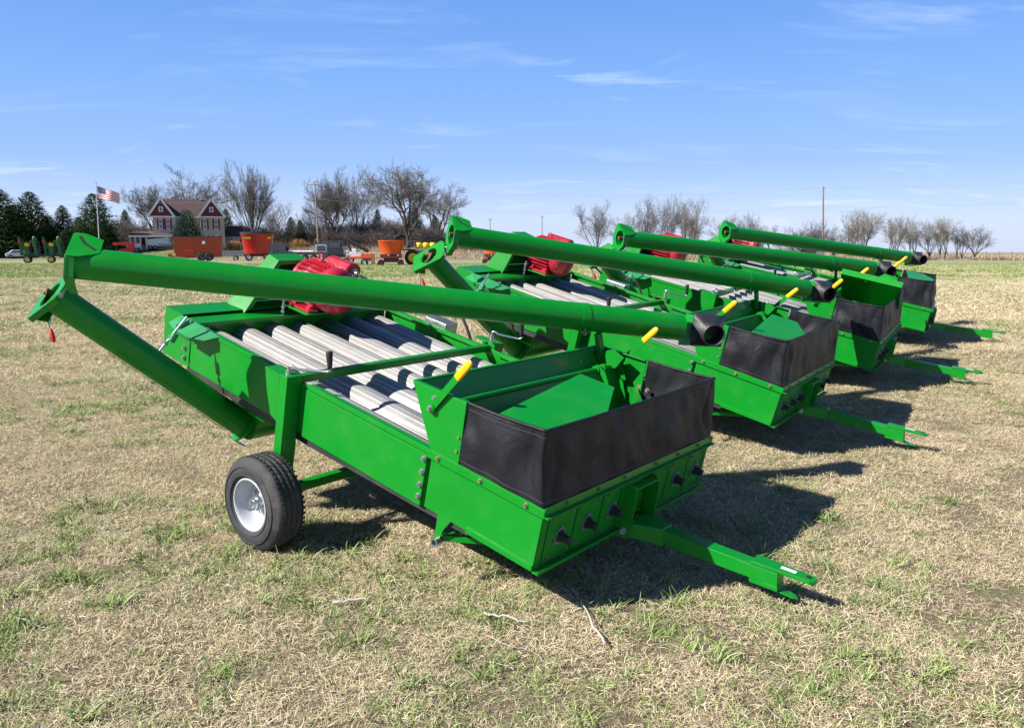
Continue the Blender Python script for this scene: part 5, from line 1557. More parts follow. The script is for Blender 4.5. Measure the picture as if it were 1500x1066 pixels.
# ------------------------------------------------------------------ farm machines standing in the yard
M['wred'] = mat('wagon_red', (0.42, 0.045, 0.014), 0.45, var=0.2, vscale=1.2, coat=0.1)
M['brightred'] = mat('bright_red', (0.50, 0.015, 0.015), 0.4, var=0.1, vscale=1.2, coat=0.2)
M['worange'] = mat('mixer_orange', (0.78, 0.10, 0.012), 0.45, var=0.08, vscale=1.5)
M['drkred'] = mat('dark_red_frame', (0.13, 0.025, 0.015), 0.6)
M['steel'] = mat('grey_steel', (0.28, 0.30, 0.34), 0.5, 0.3)
M['darksteel'] = mat('dark_steel', (0.035, 0.038, 0.045), 0.5)
M['farm_green'] = mat('farm_green', (0.02, 0.13, 0.025), 0.45)
M['farm_yellow'] = mat('farm_yellow', (0.75, 0.55, 0.02), 0.45)
M['whitep'] = mat('white_panel', (0.72, 0.73, 0.75), 0.4)
M['plywood'] = mat('plywood', (0.32, 0.15, 0.05), 0.8)
M['blk'] = mat('black_rubber', (0.02, 0.02, 0.022), 0.8)
def wheel(par, c, r, w_, rimm, rr=0.55):
    e = empty('wheel'); e.parent = par; e.location = c
    m = MB(); m.lathe((0, -w_ / 2, 0), (0, 1, 0), [(0, r * rr), (0, r * 0.93), (w_ * 0.15, r), (w_ * 0.85, r), (w_, r * 0.93), (w_, r * rr)], n=28); m.build('tyre', M['blk'], e)
    m = MB(); m.lathe((0, -w_ / 2, 0), (0, 1, 0), [(0.0, r * rr), (w_ * 0.25, r * rr * 0.8), (w_ * 0.25, r * 0.15), (w_ * 0.05, r * 0.13), (w_ * 0.05, 0)], n=20); m.lathe((0, -w_ / 2, 0), (0, 1, 0), [(w_, r * rr), (w_ * 0.75, 0)], n=20); m.build('rim', rimm, e)
    return e
def thing(name, px, Y, label, cat, rz=0.0):
    g_ = on_ground(px, Y); r_ = empty(name, g_, rz - 0.8 * math.atan2(g_.x, g_.y)); tag(r_, label, cat); return r_
def tub(par, name, material, x, z0, z1, rb, rt, sy=0.62, lip=0.05, wall=0.04):
    """oval tapering mixer tub, open at the top"""
    m = MB(); n = 40
    def rg(z, r, o=0): return [V(x + (r - o) * math.cos(2 * math.pi * i / n), (r * sy - o) * math.sin(2 * math.pi * i / n), z) for i in range(n)]
    rows = [rg(z0, rb), rg(z1 - lip * 2, rt * 0.985), rg(z1 - lip, rt + lip), rg(z1, rt + lip), rg(z1, rt, wall), rg(z0 + 0.1, rb, wall)]
    vs = [p for r_ in rows for p in r_]
    m.add(vs, [(j * n + i, j * n + (i + 1) % n, (j + 1) * n + (i + 1) % n, (j + 1) * n + i) for j in range(5) for i in range(n)], 0, True)
    m.add(rows[0], [tuple(range(n))]); m.add(rows[-1], [tuple(range(n))])
    return m.build(name, material, par, fix=False)

# red box mixer wagon
w1 = thing('mixer_wagon', 291, 106, 'long rust red box mixer wagon parked in front of the farmhouse', 'mixer wagon')
k = 106 / FPX
m = MB()
L_, H0_, H1_ = 33 * k, 0.55, 3.05
m.add([V(-L_ * 0.9, -1.0, H0_), V(L_ * 0.95, -1.0, H0_), V(L_ * 0.95, 1.0, H0_), V(-L_ * 0.9, 1.0, H0_), V(-L_, -1.3, H1_), V(L_, -1.3, H1_), V(L_, 1.3, H1_), V(-L_, 1.3, H1_),
       V(-L_ + .1, -1.2, H1_), V(L_ - .1, -1.2, H1_), V(L_ - .1, 1.2, H1_), V(-L_ + .1, 1.2, H1_), V(-L_ + .1, -1.0, 1.0), V(L_ - .1, -1.0, 1.0), V(L_ - .1, 1.0, 1.0), V(-L_ + .1, 1.0, 1.0)],
      [(0, 3, 2, 1), (0, 1, 5, 4), (1, 2, 6, 5), (2, 3, 7, 6), (3, 0, 4, 7), (4, 5, 9, 8), (5, 6, 10, 9), (6, 7, 11, 10), (7, 4, 8, 11), (8, 9, 13, 12), (9, 10, 14, 13), (10, 11, 15, 14), (11, 8, 12, 15), (12, 13, 14, 15)])
m.build('box', M['wred'], w1)
m = MB()
for y in (-1.34, 1.30): m.box((0, y, H1_ + 0.03), (2 * L_, 0.08, 0.10))
for x in (-L_, L_): m.box((x, 0, H1_ + 0.03), (0.08, 2.6, 0.10))
m.build('rim_rail', M['darksteel'], w1)
m = MB(); m.box((0.2, 0, 0.62), (1.8 * L_, 1.5, 0.2)); m.build('frame', M['drkred'], w1)
m = MB(); m.bar((-L_ * 0.9, 0, 0.62), (-L_ - 1.0, 0, 0.45), 0.3, 0.16); m.box((-L_ - 0.5, 0, 0.78), (0.5, 0.5, 0.35)); m.build('tongue', M['wred'], w1)
for x in (L_ * 0.12, L_ * 0.42):
    for y in (-1.15, 1.15): wheel(w1, (x, y, 0.52), 0.52, 0.32, M['darksteel'])
m = MB(); m.box((-L_ * 0.35, -1.17, 1.35), (1.1, 0.12, 0.3)); m.build('chute', M['brightred'], w1)
m = MB(); m.box((0.75, -1.30, 2.35), (0.35, 0.03, 0.35)); m.build('badge', M['whitep'], w1)
# grey utility trailer
t1 = thing('utility_trailer', 343, 116, 'low grey utility trailer between the two red mixer wagons', 'utility trailer')
m = MB()
for x in [-1.7 + 0.425 * i for i in range(9)]: m.box((x, -0.9, 0.95), (0.05, 0.05, 0.8))
m.box((0, -0.9, 1.34), (3.5, 0.07, 0.07)); m.box((0, -0.9, 0.9), (3.4, 0.02, 0.62)); m.box((0, 0.9, 1.0), (3.5, 0.04, 0.75)); m.box((0, 0, 0.6), (3.6, 1.9, 0.08)); m.bar((-1.8, 0, 0.55), (-3.0, 0, 0.5), 0.12, 0.1)
m.build('bed', M['steel'], t1)
for y in (-1.0, 1.0): wheel(t1, (0.2, y, 0.33), 0.33, 0.2, M['whitep'])
# red vertical mixer
v1 = thing('feed_mixer', 378, 112, 'bright red tapered feed mixer with a dark rim, left of the nearest motor', 'feed mixer', 0.1)
tub(v1, 'tub', M['brightred'], 0, 0.95, 3.6, 1.75, 2.15, 0.62)
m = MB(); n = 40
for i in range(n):
    a0, a1 = 2 * math.pi * i / n, 2 * math.pi * (i + 1) / n
    m.bar(V(2.2 * math.cos(a0), 1.38 * math.sin(a0), 3.72), V(2.2 * math.cos(a1), 1.38 * math.sin(a1), 3.72), 0.05, 0.26)
m.build('rim_band', M['darksteel'], v1)
m = MB(); m.box((0, 0, 0.75), (3.6, 1.3, 0.35)); m.build('frame', M['drkred'], v1)
for x in (-1.25, 1.15):
    for y in (-0.95, 0.95): wheel(v1, (x, y, 0.48), 0.48, 0.38, M['whitep'])
for x in (-1.35, 1.45):
    m = MB(); m.box((x, -1.32 + 0.05, 3.05), (0.9 if x < 0 else 0.5, 0.05, 0.24)); m.build('decal', M['farm_yellow'], v1)
m = MB(); m.prism([V(-1.15, -1.15, 1.2), V(-0.75, -1.15, 1.2), V(-0.95, -1.15, 1.6)], V(0, -0.04, 0)); m.build('warning_triangle', M['worange'], v1)
# flatbed trailer with equipment
f1 = thing('flatbed_trailer', 440, 98, 'long dark flatbed trailer loaded with equipment behind the nearest motor', 'flatbed trailer')
m = MB(); m.box((0, 0, 0.95), (7.4, 2.2, 0.22)); m.box((-3.4, -0.9, 1.6), (0.1, 0.1, 1.1)); m.box((3.6, 0, 1.25), (0.1, 2.2, 0.5)); m.build('deck', M['darksteel'], f1)
for x in (-0.5, 0.5, 1.5):
    for y in (-1.0, 1.0): wheel(f1, (x, y, 0.42), 0.42, 0.25, M['steel'])
ld = [('reel', M['darksteel'], -3.0), ('reel', M['darksteel'], -2.0)]
for nm, mt_, x in ld:
    p_ = empty('equipment_reel', f1.location + V(x, 0, 1.07)); m = MB(); m.cyl((0, -0.8, 0.55), (0, 0.8, 0.55), 0.22, n=14); m.cyl((0, -0.82, 0.55), (0, -0.74, 0.55), 0.52, n=18); m.cyl((0, 0.74, 0.55), (0, 0.82, 0.55), 0.52, n=18); m.build('drum', mt_, p_)
    m = MB(); m.box((0, 0, 0.05), (0.9, 1.4, 0.1)); m.build('base', M['steel'], p_)
    tag(p_, 'dark cable reel on the front end of the flatbed trailer' if x < -2.5 else 'dark cable reel standing second on the flatbed trailer', 'reel', 'reels on the flatbed trailer')
p_ = empty('pipe_bundle', f1.location + V(0.1, -0.3, 1.07))
for i in range(4):
    m = MB(); m.cyl((-1.6, i * 0.22, 0.12), (1.5, i * 0.22, 0.12), 0.10, n=10); m.build('pipe', M['whitep'] if i % 2 == 0 else M['steel'], p_)
tag(p_, 'pale pipes lying along the flatbed trailer', 'pipes')
p_ = empty('generator', f1.location + V(2.6, 0, 1.07))
m = MB(); m.box((0, 0, 0.5), (1.3, 1.2, 0.9)); m.build('housing', M['steel'], p_, 0.04)
m = MB(); m.box((0, 0, 1.05), (0.9, 0.8, 0.2)); m.box((0, -0.62, 0.5), (0.9, 0.04, 0.6)); m.build('cover', M['darksteel'], p_)
tag(p_, 'grey generator box on the rear end of the flatbed trailer', 'generator')
# dark pickup box/truck
c1 = thing('box_truck', 491, 84, 'small dark truck cab and box left of the trailer boom', 'truck')
m = MB(); m.box((0, 0, 1.55), (1.5, 1.9, 1.35)); m.box((-0.15, 0, 0.75), (2.4, 1.8, 0.3)); m.build('body', M['darksteel'], c1, 0.05)
m = MB(); m.box((0, -0.96, 1.8), (1.1, 0.03, 0.5)); m.build('window', M['pane'], c1)
m = MB(); m.box((1.5, 0, 1.05), (1.3, 1.7, 0.75)); m.build('hood', M['whitep'], c1, 0.1)
for x in (-0.9, 1.5):
    for y in (-0.85, 0.85): wheel(c1, (x, y, 0.4), 0.4, 0.24, M['steel'])
# trailer boom lift
b1 = thing('boom_lift', 524, 70, 'trailer mounted boom lift with a folded black boom and orange chassis', 'boom lift')
m = MB(); m.bar((-0.55, 0, 1.15), (-0.95, 0, 2.35), 0.16, 0.20); m.bar((-0.95, 0, 2.30), (0.95, 0, 1.20), 0.15, 0.18); m.bar((-0.80, 0.15, 2.05), (0.85, 0.15, 1.10), 0.10, 0.12); m.build('boom', M['darksteel'], b1)
m = MB(); m.box((0.25, 0, 0.68), (2.0, 1.0, 0.18)); m.box((0.75, 0, 0.85), (0.8, 0.8, 0.25)); m.build('chassis', M['worange'], b1, 0.03)
m = MB(); m.box((-0.35, 0, 0.95), (0.55, 0.6, 0.45)); m.box((0.15, -0.3, 0.9), (0.3, 0.3, 0.3)); m.build('battery_box', M['whitep'], b1, 0.03)
m = MB(); m.box((-1.0, 0, 1.35), (0.45, 0.6, 0.06)); m.cyl((-1.2, -0.3, 1.35), (-1.2, -0.3, 1.05), 0.03, n=6); m.cyl((-0.8, 0.3, 1.35), (-0.8, 0.3, 1.05), 0.03, n=6); m.box((-1.0, 0, 1.03), (0.5, 0.7, 0.05)); m.build('basket', M['darksteel'], b1)
for x in (0.55, 0.95):
    for y in (-0.55, 0.55): wheel(b1, (x, y, 0.30), 0.30, 0.18, M['whitep'])
m = MB(); m.bar((-0.7, 0, 0.62), (-1.6, 0, 0.5), 0.1, 0.1); m.build('tongue', M['darksteel'], b1)
q1 = thing('plywood_panel', 546, 69, 'brown plywood panel standing between the boom lift and the orange mixer', 'panel')
m = MB(); m.box((0, 0, 0.55), (0.34, 0.06, 0.85)); m.build('sheet', M['plywood'], q1)
m = MB(); m.box((0, 0.12, 0.12), (0.3, 0.3, 0.08)); m.bar((0, 0.25, 0.15), (0, 0.03, 0.6), 0.04, 0.04); m.build('stand', M['plywood'], q1)
# orange mixers
def orange(px, Y, label, s=1.0, rz=0.0):
    o1 = thing('feed_mixer', px, Y, label, 'feed mixer', rz)
    tub(o1, 'tub', M['worange'], 0, 0.98 * s, 2.05 * s, 0.78 * s, 1.06 * s, 0.8, lip=0.03)
    m = MB(); m.box((0, 0, 0.80 * s), (1.75 * s, 1.1 * s, 0.30 * s)); m.box((0, 0, 0.48 * s), (1.2 * s, 0.9 * s, 0.36 * s)); m.build('frame', M['drkred'], o1, 0.02)
    for x in (-0.85, 0.75):
        for y in (-0.5, 0.5): wheel(o1, (x * s, y * s, 0.26 * s), 0.26 * s, 0.18 * s, M['drkred'])
    for x in (-0.2, 0.55):
        m = MB(); m.box((x * s, -0.56 * s, 0.88 * s), (0.1, 0.03, 0.1)); m.build('lamp', M['whitep'], o1)
    return o1
orange(573, 67, 'bright orange tapered feed mixer on a dark red frame, in the open beside the tractor')
orange(723, 80, 'orange feed mixer mostly hidden behind the second cleaner\'s rear box', 1.0)
# sprayer tractor
s1 = thing('tractor', 604, 68, 'green tractor with big black rear wheels, turned toward the orange mixer', 'tractor')
m = MB(); m.box((0.9, 0, 1.0), (1.7, 0.7, 0.5)); m.box((0.1, 0, 0.9), (0.6, 0.8, 0.5)); m.build('body', M['farm_green'], s1, 0.06)
m = MB(); m.box((-0.7, 0, 1.30), (1.8, 0.10, 0.06)); m.bar((-1.6, 0, 1.32), (0.1, 0, 1.22), 0.08, 0.05); m.build('draw_arm', M['darksteel'], s1)
for y in (-0.7, 0.7): wheel(s1, (0.05, y, 0.66), 0.66, 0.36, M['farm_yellow'])
for y in (-0.6, 0.6): wheel(s1, (1.6, y, 0.42), 0.42, 0.22, M['farm_yellow'])
m = MB(); m.box((-0.1, 0, 1.75), (0.5, 0.6, 0.5)); m.build('cab', M['darksteel'], s1, 0.05)
for i, x in enumerate((0.55, 1.12, 1.68)):
    m = MB(); m.lathe((x, 0, 1.42), (0, 0, 1), [(0, 0), (0, 0.22), (0.1, 0.27), (0.34, 0.27), (0.45, 0.18), (0.46, 0)], n=18); m.build('tank', M['farm_yellow'], s1)
# folded green planter with yellow wheels
g1 = thing('planter', 66, 86, 'green folded planter with yellow wheels at the far left', 'planter')
k = 86 / FPX
m = MB(); m.box((0.2, 0, 0.75), (4.3, 0.5, 0.16)); m.box((1.9, 0, 0.6), (1.2, 0.3, 0.12)); m.build('frame', M['darksteel'], g1)
for x in (-1.60, 0.55):
    for y in (-0.5, 0.5): wheel(g1, (x, y, 0.36), 0.36, 0.25, M['farm_yellow'], 0.62)
for x0 in (-1.75, 0.45):
    sec_ = []
    m = MB(); m.bar((x0 - 0.35, -0.2, 0.8), (x0 - 0.52, -0.2, 2.7), 0.16, 0.16); m.bar((x0 - 0.5, -0.2, 2.65), (x0 + 0.0, 0.0, 1.1), 0.10, 0.10); m.build('folded_wing', M['farm_green'], g1)
    m = MB(); m.bar((x0 + 0.15, 0, 0.8), (x0 + 0.10, 0, 1.9), 0.42, 0.4, (0, 1, 0)); m.build('row_unit', M['farm_green'], g1, 0.04)
    m = MB(); m.cyl((x0 + 0.15, -0.05, 1.75), (x0 + 0.15, -0.05, 2.05), 0.22, 0.26, n=12); m.build('hopper', M['farm_yellow'], g1)
    m = MB(); m.bar((x0 + 1.0, 0, 0.8), (x0 + 0.8, 0, 2.25), 0.34, 0.36, (0, 1, 0)); m.bar((x0 + 0.4, -0.1, 2.2), (x0 + 1.25, -0.1, 2.2), 0.1, 0.12); m.build('row_unit', M['farm_green'], g1, 0.04)
    m = MB(); m.lathe((x0 + 0.88, 0, 2.25), (0, 0, 1), [(0, 0), (0, 0.2), (0.35, 0.2), (0.5, 0.12), (0.55, 0)], n=14); m.build('canister', M['farm_green'], g1)
    m = MB(); m.box((x0 - 0.5, -0.3, 2.25), (0.16, 0.06, 0.35)); m.build('reflector', M['redtag'], g1)
    for q_ in range(5):
        xq = x0 - 0.35 + q_ * 0.38
        m = MB(); m.bar((xq, 0.12, 0.85), (xq + 0.04, 0.18, 2.1 + 0.25 * ((q_ * 7) % 3) / 2), 0.12, 0.14, (0, 1, 0)); m.cyl((xq, -0.1, 0.95), (xq, 0.2, 0.95), 0.17, n=12); m.build('gang', M['farm_green'] if q_ % 2 else M['darksteel'], g1)
    for z in (0.95, 1.3, 1.6):
        m = MB(); m.box((x0 + 1.3, 0, z), (0.2, 0.3, 0.12)); m.build('bracket', M['darksteel'], g1)
# red loader tractor
r1 = thing('loader', 183, 106, 'small red loader machine left of the farmhouse porch', 'loader')
m = MB(); m.box((0.2, 0, 1.15), (1.7, 0.9, 0.7)); m.box((0.75, 0, 1.85), (0.9, 0.8, 0.8)); m.build('body', M['brightred'], r1, 0.08)
m = MB(); m.bar((0.9, -0.5, 2.25), (-1.3, -0.5, 2.15), 0.2, 0.34); m.bar((0.9, 0.5, 2.25), (-1.3, 0.5, 2.15), 0.2, 0.34); m.build('arm', M['brightred'], r1)
m = MB(); m.box((-1.45, 0, 0.55), (0.7, 1.5, 0.5)); m.build('bucket', M['brightred'], r1)
m = MB(); m.box((-0.9, -0.5, 1.3), (0.12, 0.12, 1.6)); m.box((1.25, 0, 1.2), (0.4, 0.7, 0.9)); m.build('mast', M['darksteel'], r1)
for x in (-0.6, 0.95):
    for y in (-0.7, 0.7): wheel(r1, (x, y, 0.48), 0.48, 0.3, M['darksteel'])
# white trailer on the drive
u1 = thing('white_trailer', 234, 150, 'white two-axle trailer in front of the farmhouse porch', 'trailer')
m = MB(); m.prism([V(-2.0, -1.0, 0.55), V(2.1, -1.0, 0.75), V(2.1, -1.0, 2.05), V(1.7, -1.0, 2.2), V(-2.0, -1.0, 1.85)], V(0, 2.0, 0)); m.build('body', M['whitep'], u1, 0.05)
m = MB(); m.box((-1.0, -1.0, 0.95), (1.8, 0.12, 0.12)); m.build('fender', M['whitep'], u1)
m = MB(); m.box((0.9, -1.02, 0.9), (2.0, 0.05, 0.25)); m.build('skirt', M['steel'], u1)
for x in (-1.45, -0.65):
    for y in (-0.95, 0.95): wheel(u1, (x, y, 0.40), 0.40, 0.24, M['steel'])
# car
a1 = thing('parked_car', 27, 140, 'pale car in the shade of the evergreens at the left edge', 'car', 0.15)
m = MB(); m.prism([V(-1.9, -0.8, 0.35), V(1.9, -0.8, 0.35), V(1.95, -0.8, 0.85), V(1.1, -0.8, 0.98), V(0.6, -0.8, 1.42), V(-0.9, -0.8, 1.42), V(-1.5, -0.8, 0.98), V(-1.95, -0.8, 0.9)], V(0, 1.6, 0)); m.build('body', M['whitep'], a1, 0.06)
m = MB(); m.prism([V(-1.3, -0.82, 0.98), V(0.95, -0.82, 0.98), V(0.5, -0.82, 1.34), V(-0.85, -0.82, 1.34)], V(0, 1.64, 0)); m.build('window', M['pane'], a1)
for x in (-1.2, 1.2):
    for y in (-0.75, 0.75): wheel(a1, (x, y, 0.33), 0.33, 0.2, M['steel'])
# rock by the drive
rb = bmesh.new(); bmesh.ops.create_icosphere(rb, subdivisions=3, radius=1.0)
for v_ in rb.verts:
    f_ = 1 + 0.25 * mnoise.noise(v_.co * 1.6); v_.co = Vector((v_.co.x * 1.2 * f_, v_.co.y * 0.9 * f_, v_.co.z * 0.6 * f_))
me = bpy.data.meshes.new('boulder'); rb.to_mesh(me); rb.free(); me.materials.append(mat('boulder_stone', (0.34, 0.23, 0.19), 0.9, var=0.3, vscale=2))
o = nlink(bpy.data.objects.new('boulder', me)); o.location = on_ground(208, 149) + V(0, 0, 0.4); tag(o, 'reddish boulder beside the white trailer', 'boulder')
# tan ornamental bush
def bush(px, Y, w_, h_, label):
    rnd = random.Random(px); vs = []; fs = []
    for i in range(900):
        a = rnd.uniform(0, 6.28); r_ = w_ / 2 * math.sqrt(rnd.random()) * 0.4; l_ = w_ / 2 * rnd.uniform(0.2, 1)
        p = V(r_ * math.cos(a), r_ * math.sin(a), 0); q = V(l_ * math.cos(a), l_ * math.sin(a), h_ * rnd.uniform(0.5, 1.0) * (1 - 0.3 * (2 * l_ / w_) ** 2))
        s_ = V(-math.sin(a), math.cos(a), 0) * 0.05; k_ = len(vs); vs += [p - s_, p + s_, q]; fs.append((k_, k_ + 1, k_ + 2))
    me = bpy.data.meshes.new('ornamental_grass'); me.from_pydata(vs, [], fs); me.materials.append(M['drybush']); me.update()
    o = nlink(bpy.data.objects.new('ornamental_grass', me)); o.location = on_ground(px, Y); tag(o, label, 'ornamental grass')
M['drybush'] = mat('dry_bush', (0.42, 0.25, 0.10), 0.9, island=0.3)
bush(343, 150, 3.6, 2.0, 'orange-tan clump of dry ornamental grass behind the grey utility trailer')
bush(437, 152, 5.0, 2.2, 'orange-tan brush clump left of the leaning utility pole')
# ------------------------------------------------------------------ grass: clump meshes instanced over the field (stuff)
def straw_mat(name, stops, rough=0.85, trans=0.0):
    m = bpy.data.materials.new(name); m.use_nodes = True
    t = m.node_tree; b = t.nodes['Principled BSDF']; nn = t.nodes.new; ll = t.links.new
    g = nn('ShaderNodeNewGeometry'); oi = nn('ShaderNodeObjectInfo')
    a = nn('ShaderNodeMath'); a.operation = 'MULTIPLY_ADD'; ll(oi.outputs['Random'], a.inputs[0]); a.inputs[1].default_value = 0.37
    ll(g.outputs['Random Per Island'], a.inputs[2])
    f = nn('ShaderNodeMath'); f.operation = 'FRACT'; ll(a.outputs[0], f.inputs[0])
    r = nn('ShaderNodeValToRGB'); ll(f.outputs[0], r.inputs[0])
    el = r.color_ramp.elements
    while len(el) > 1: el.remove(el[-1])
    el[0].position = stops[0][0]; el[0].color = (*stops[0][1], 1)
    for p_, c_ in stops[1:]:
        e = el.new(p_); e.color = (*c_, 1)
    ll(r.outputs[0], b.inputs['Base Color'])
    b.inputs['Roughness'].default_value = rough; b.inputs['Specular IOR Level'].default_value = 0.25
    return m
M['straw'] = straw_mat('straw_blades', [(0.0, (0.60, 0.47, 0.29)), (0.25, (0.82, 0.71, 0.46)), (0.5, (0.48, 0.35, 0.20)), (0.7, (0.86, 0.78, 0.55)), (0.9, (0.22, 0.15, 0.09)), (1.0, (0.70, 0.58, 0.37))])
M['blade'] = straw_mat('green_blades', [(0.0, (0.12, 0.20, 0.035)), (0.35, (0.20, 0.31, 0.07)), (0.65, (0.30, 0.38, 0.13)), (0.85, (0.44, 0.47, 0.22)), (1.0, (0.08, 0.15, 0.035))])
M['stalk'] = mat('pale_stalk', (0.62, 0.55, 0.44), 0.8, var=0.2, vscale=20)

def clump_mesh(name, seed, n, rad, lmin, lmax, wid, upr, material, lift=0.012, segs=3, curl=0.5):
    rnd = random.Random(seed); vs = []; fs = []
    for i in range(n):
        a = rnd.uniform(0, 2 * math.pi); r_ = rad * math.sqrt(rnd.random())
        p = V(r_ * math.cos(a), r_ * math.sin(a), rnd.uniform(0, lift))
        an = rnd.uniform(0, 2 * math.pi); el_ = rnd.gauss(upr, 0.28)
        L_ = rnd.uniform(lmin, lmax); w_ = wid * rnd.uniform(0.6, 1.3)
        cv = rnd.gauss(0, curl); dr = rnd.uniform(0.3, 1.1) * (0.6 + abs(upr))
        tw = rnd.uniform(-0.8, 0.8); k0 = len(vs)
        for s_ in range(segs + 1):
            t_ = s_ / segs
            d = V(math.cos(an) * math.cos(el_), math.sin(an) * math.cos(el_), math.sin(el_))
            sd_ = V(-math.sin(an), math.cos(an), tw).normalized() * (w_ * (1 - 0.75 * t_ ** 1.6) / 2)
            vs += [p - sd_, p + sd_]
            p = p + d * (L_ / segs)
            if p.z < 0.002: p.z = 0.002
            an += cv / segs; el_ -= dr / segs
        for s_ in range(segs):
            k = k0 + 2 * s_; fs.append((k, k + 1, k + 3, k + 2))
    me = bpy.data.meshes.new(name); me.from_pydata([tuple(v) for v in vs], [], fs); me.materials.append(material); me.update()
    return me

def scatter(name, meshes, pts, kind='stuff'):
    """pts: list of (x, y, z, rot, scale); instanced through geometry nodes"""
    coll = bpy.data.collections.new(name + '_clumps')
    for me in meshes:
        o = bpy.data.objects.new(me.name, me); coll.objects.link(o)
    me = bpy.data.meshes.new(name); me.from_pydata([p[:3] for p in pts], [], []); me.update()
    at = me.attributes.new('rot', 'FLOAT_VECTOR', 'POINT'); at.data.foreach_set('vector', [c for p in pts for c in (p[5] if len(p) > 5 else 0.0, 0.0, p[3])])
    at = me.attributes.new('scl', 'FLOAT', 'POINT'); at.data.foreach_set('value', [p[4] for p in pts])
    o = bpy.data.objects.new(name, me); nlink(o); tag(o, kind=kind)
    ng = bpy.data.node_groups.new(name, 'GeometryNodeTree')
    ng.interface.new_socket('Geometry', in_out='INPUT', socket_type='NodeSocketGeometry')
    ng.interface.new_socket('Geometry', in_out='OUTPUT', socket_type='NodeSocketGeometry')
    nn = ng.nodes.new; ll = ng.links.new
    gi = nn('NodeGroupInput'); go = nn('NodeGroupOutput')
    ci = nn('GeometryNodeCollectionInfo'); ci.inputs[0].default_value = coll; ci.inputs[1].default_value = True; ci.inputs[2].default_value = True
    ip = nn('GeometryNodeInstanceOnPoints'); ip.inputs['Pick Instance'].default_value = True
    ra = nn('GeometryNodeInputNamedAttribute'); ra.data_type = 'FLOAT_VECTOR'; ra.inputs[0].default_value = 'rot'
    sa = nn('GeometryNodeInputNamedAttribute'); sa.data_type = 'FLOAT'; sa.inputs[0].default_value = 'scl'
    rv = nn('FunctionNodeRandomValue'); rv.data_type = 'INT'; 
    for s_ in rv.inputs:
        if s_.name == 'Max' and s_.type == 'INT': s_.default_value = len(meshes) - 1
        if s_.name == 'Min' and s_.type == 'INT': s_.default_value = 0
    ll(gi.outputs[0], ip.inputs['Points']); ll(ci.outputs[0], ip.inputs['Instance'])
    ll([s_ for s_ in rv.outputs if s_.type == 'INT'][0], ip.inputs['Instance Index'])
    er = nn('FunctionNodeEulerToRotation'); ll(ra.outputs[0], er.inputs[0])
    ll(er.outputs[0], ip.inputs['Rotation']); ll(sa.outputs[0], ip.inputs['Scale'])
    ll(ip.outputs[0], go.inputs[0])
    md = o.modifiers.new('scatter', 'NODES'); md.node_group = ng
    return o

rng_ = random.Random(99)
def field_pts(y0, y1, dens, accept=None, smin=0.8, smax=1.25, margin=0.6):
    out = []
    area = 0.5 * ((1.30 * y0 + 2 * margin) + (1.30 * y1 + 2 * margin)) * (y1 - y0)
    n = int(area * dens)
    for _ in range(n):
        # sample y with density growing with the width of the view
        while True:
            y = rng_.uniform(y0, y1)
            if rng_.random() < (0.65 * y + margin) / (0.65 * y1 + margin): break
        x = rng_.uniform(-1, 1) * (0.65 * y + margin)
        if accept and not accept(x, y): continue
        out.append((x, y, ground_h(x, y), rng_.uniform(0, 6.28), rng_.uniform(smin, smax)))
    return out
def greenness(x, y):
    a = mnoise.fractal(V(x * 0.42 + 3, y * 0.42, 1.0), 1.0, 2.0, 4)
    b = mnoise.noise(V(x * 2.1, y * 2.1, 5.0))
    g = a * 0.75 + b * 0.50 + 0.06
    g += 0.18 * smooth(0.5, -3.0, x) - 0.24 * smooth(0.8, 3.0, x) * (1 - smooth(7, 16, y)) + 0.30 * smooth(11, 26, y)
    return g
straw = [clump_mesh('straw_clump', 100 + i, 150, 0.15, 0.016, 0.055, 0.0021, 0.42, M['straw'], 0.018, 3, 0.8) for i in range(6)]
straw_big = [clump_mesh('straw_clump_wide', 120 + i, 90, 0.30, 0.04, 0.11, 0.006, 0.35, M['straw'], 0.03, 2, 0.8) for i in range(4)]
tuft = [clump_mesh('green_tuft', 140 + i, 26, 0.035, 0.035, 0.095, 0.0042, 0.85, M['blade'], 0.0, 4, 0.4) for i in range(6)]
sprig = [clump_mesh('green_sprig', 160 + i, 16, 0.09, 0.02, 0.06, 0.0034, 0.55, M['blade'], 0.0, 3, 0.5) for i in range(5)]
tuft_big = [clump_mesh('green_tuft_wide', 170 + i, 46, 0.22, 0.05, 0.12, 0.011, 0.8, M['blade'], 0.0, 2, 0.4) for i in range(4)]
gg = lambda th, amp=1.0: (lambda x, y: greenness(x, y) + rng_.uniform(-0.22, 0.22) * amp > th)
scatter('dry_grass', straw, field_pts(2.3, 9.0, 92, None, 0.6, 1.15) + field_pts(9.0, 15.0, 40, None, 1.1, 1.7))
scatter('dry_grass', straw_big, field_pts(13, 34, 16, lambda x, y: not gg(0.30)(x, y) or rng_.random() < 0.4, 0.9, 1.4) + field_pts(34, 70, 2.2, lambda x, y: not gg(0.32)(x, y) or rng_.random() < 0.3, 1.4, 2.2, 0), )
scatter('green_grass', tuft, field_pts(2.3, 14, 80, gg(0.26, 1.5), 0.6, 1.5))
scatter('green_grass', sprig, field_pts(2.3, 16, 150, gg(-0.30, 2.8), 0.6, 1.25))
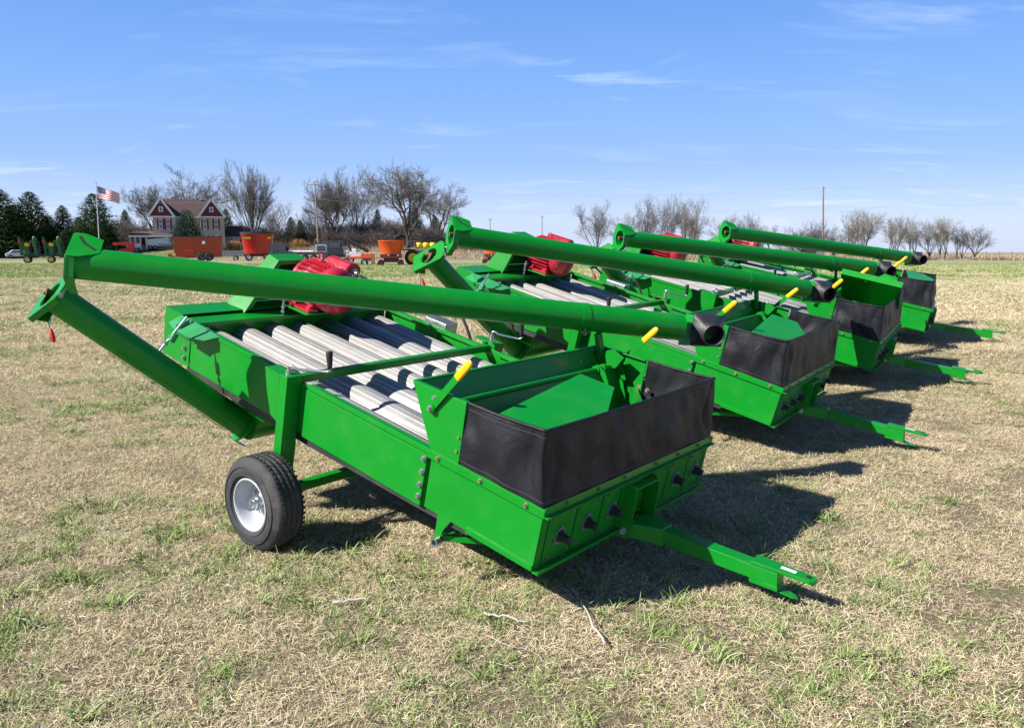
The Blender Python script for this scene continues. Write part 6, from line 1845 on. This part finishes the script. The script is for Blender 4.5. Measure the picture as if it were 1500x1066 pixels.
scatter('green_grass', tuft_big, field_pts(12, 36, 13, gg(0.20, 1.6), 0.5, 1.0) + field_pts(34, 75, 4.0, gg(0.18), 1.2, 2.0, 0))
# loose pale stalks lying about
stk = []
for i in range(7):
    rnd = random.Random(200 + i); m = MB(); p = V(0, 0, 0.012); d = V(1, 0, 0); pts = [p.copy()]
    for j in range(6):
        d = (d + V(0, rnd.gauss(0, 0.16), rnd.gauss(0, 0.05))).normalized(); p = p + d * 0.045; p.z = max(0.006, p.z); pts.append(p.copy())
    m.path(pts, 0.0022, n=5, taper=[0.0026 * (1 - 0.1 * j) for j in range(7)])
    me = bpy.data.meshes.new('stalk'); me.from_pydata(m.v, [], m.f); me.materials.append(M['stalk']); me.update(); stk.append(me)
scatter('dry_stalks', stk, [(p[0], p[1], p[2] + 0.015, p[3], p[4]) for p in field_pts(2.3, 12, 2.2, None, 0.3, 0.9)])
def debris(name, px, py, ln, ang, r_, label):
    # lies on the ground where the photograph shows it
    u, v = px - 750, py - 533; c, s = math.cos(PITCH), math.sin(PITCH)
    d = V(u / FPX, c - v / FPX * s, -s - v / FPX * c); t_ = 1.68 / -d.z; g = V(d.x * t_, d.y * t_, 0)
    g.z = ground_h(g.x, g.y) + 0.03
    m = MB(); rnd = random.Random(int(px)); pts = []
    for j in range(9):
        tt = j / 8 - 0.5; pts.append(g + V(math.cos(ang) * ln * tt + rnd.gauss(0, 0.006), math.sin(ang) * ln * tt + rnd.gauss(0, 0.006), rnd.gauss(0, 0.003) + 0.01))
    m.path(pts, r_, n=6, taper=[r_ * (1 - 0.06 * j) for j in range(9)])
    o = m.build(name, M['stalk']); tag(o, label, 'stalk')
debris('dry_stalk', 866, 915, 0.42, 1.72, 0.005, 'long pale dry stalk standing out just below the nearest cleaner\'s front shadow')
debris('dry_stalk', 513, 885, 0.16, 0.25, 0.010, 'short pale stalk, leftmost of three, in the grass below the side panel')
debris('dry_stalk', 738, 908, 0.20, -0.45, 0.006, 'bent pale stalk between the two other loose stalks')
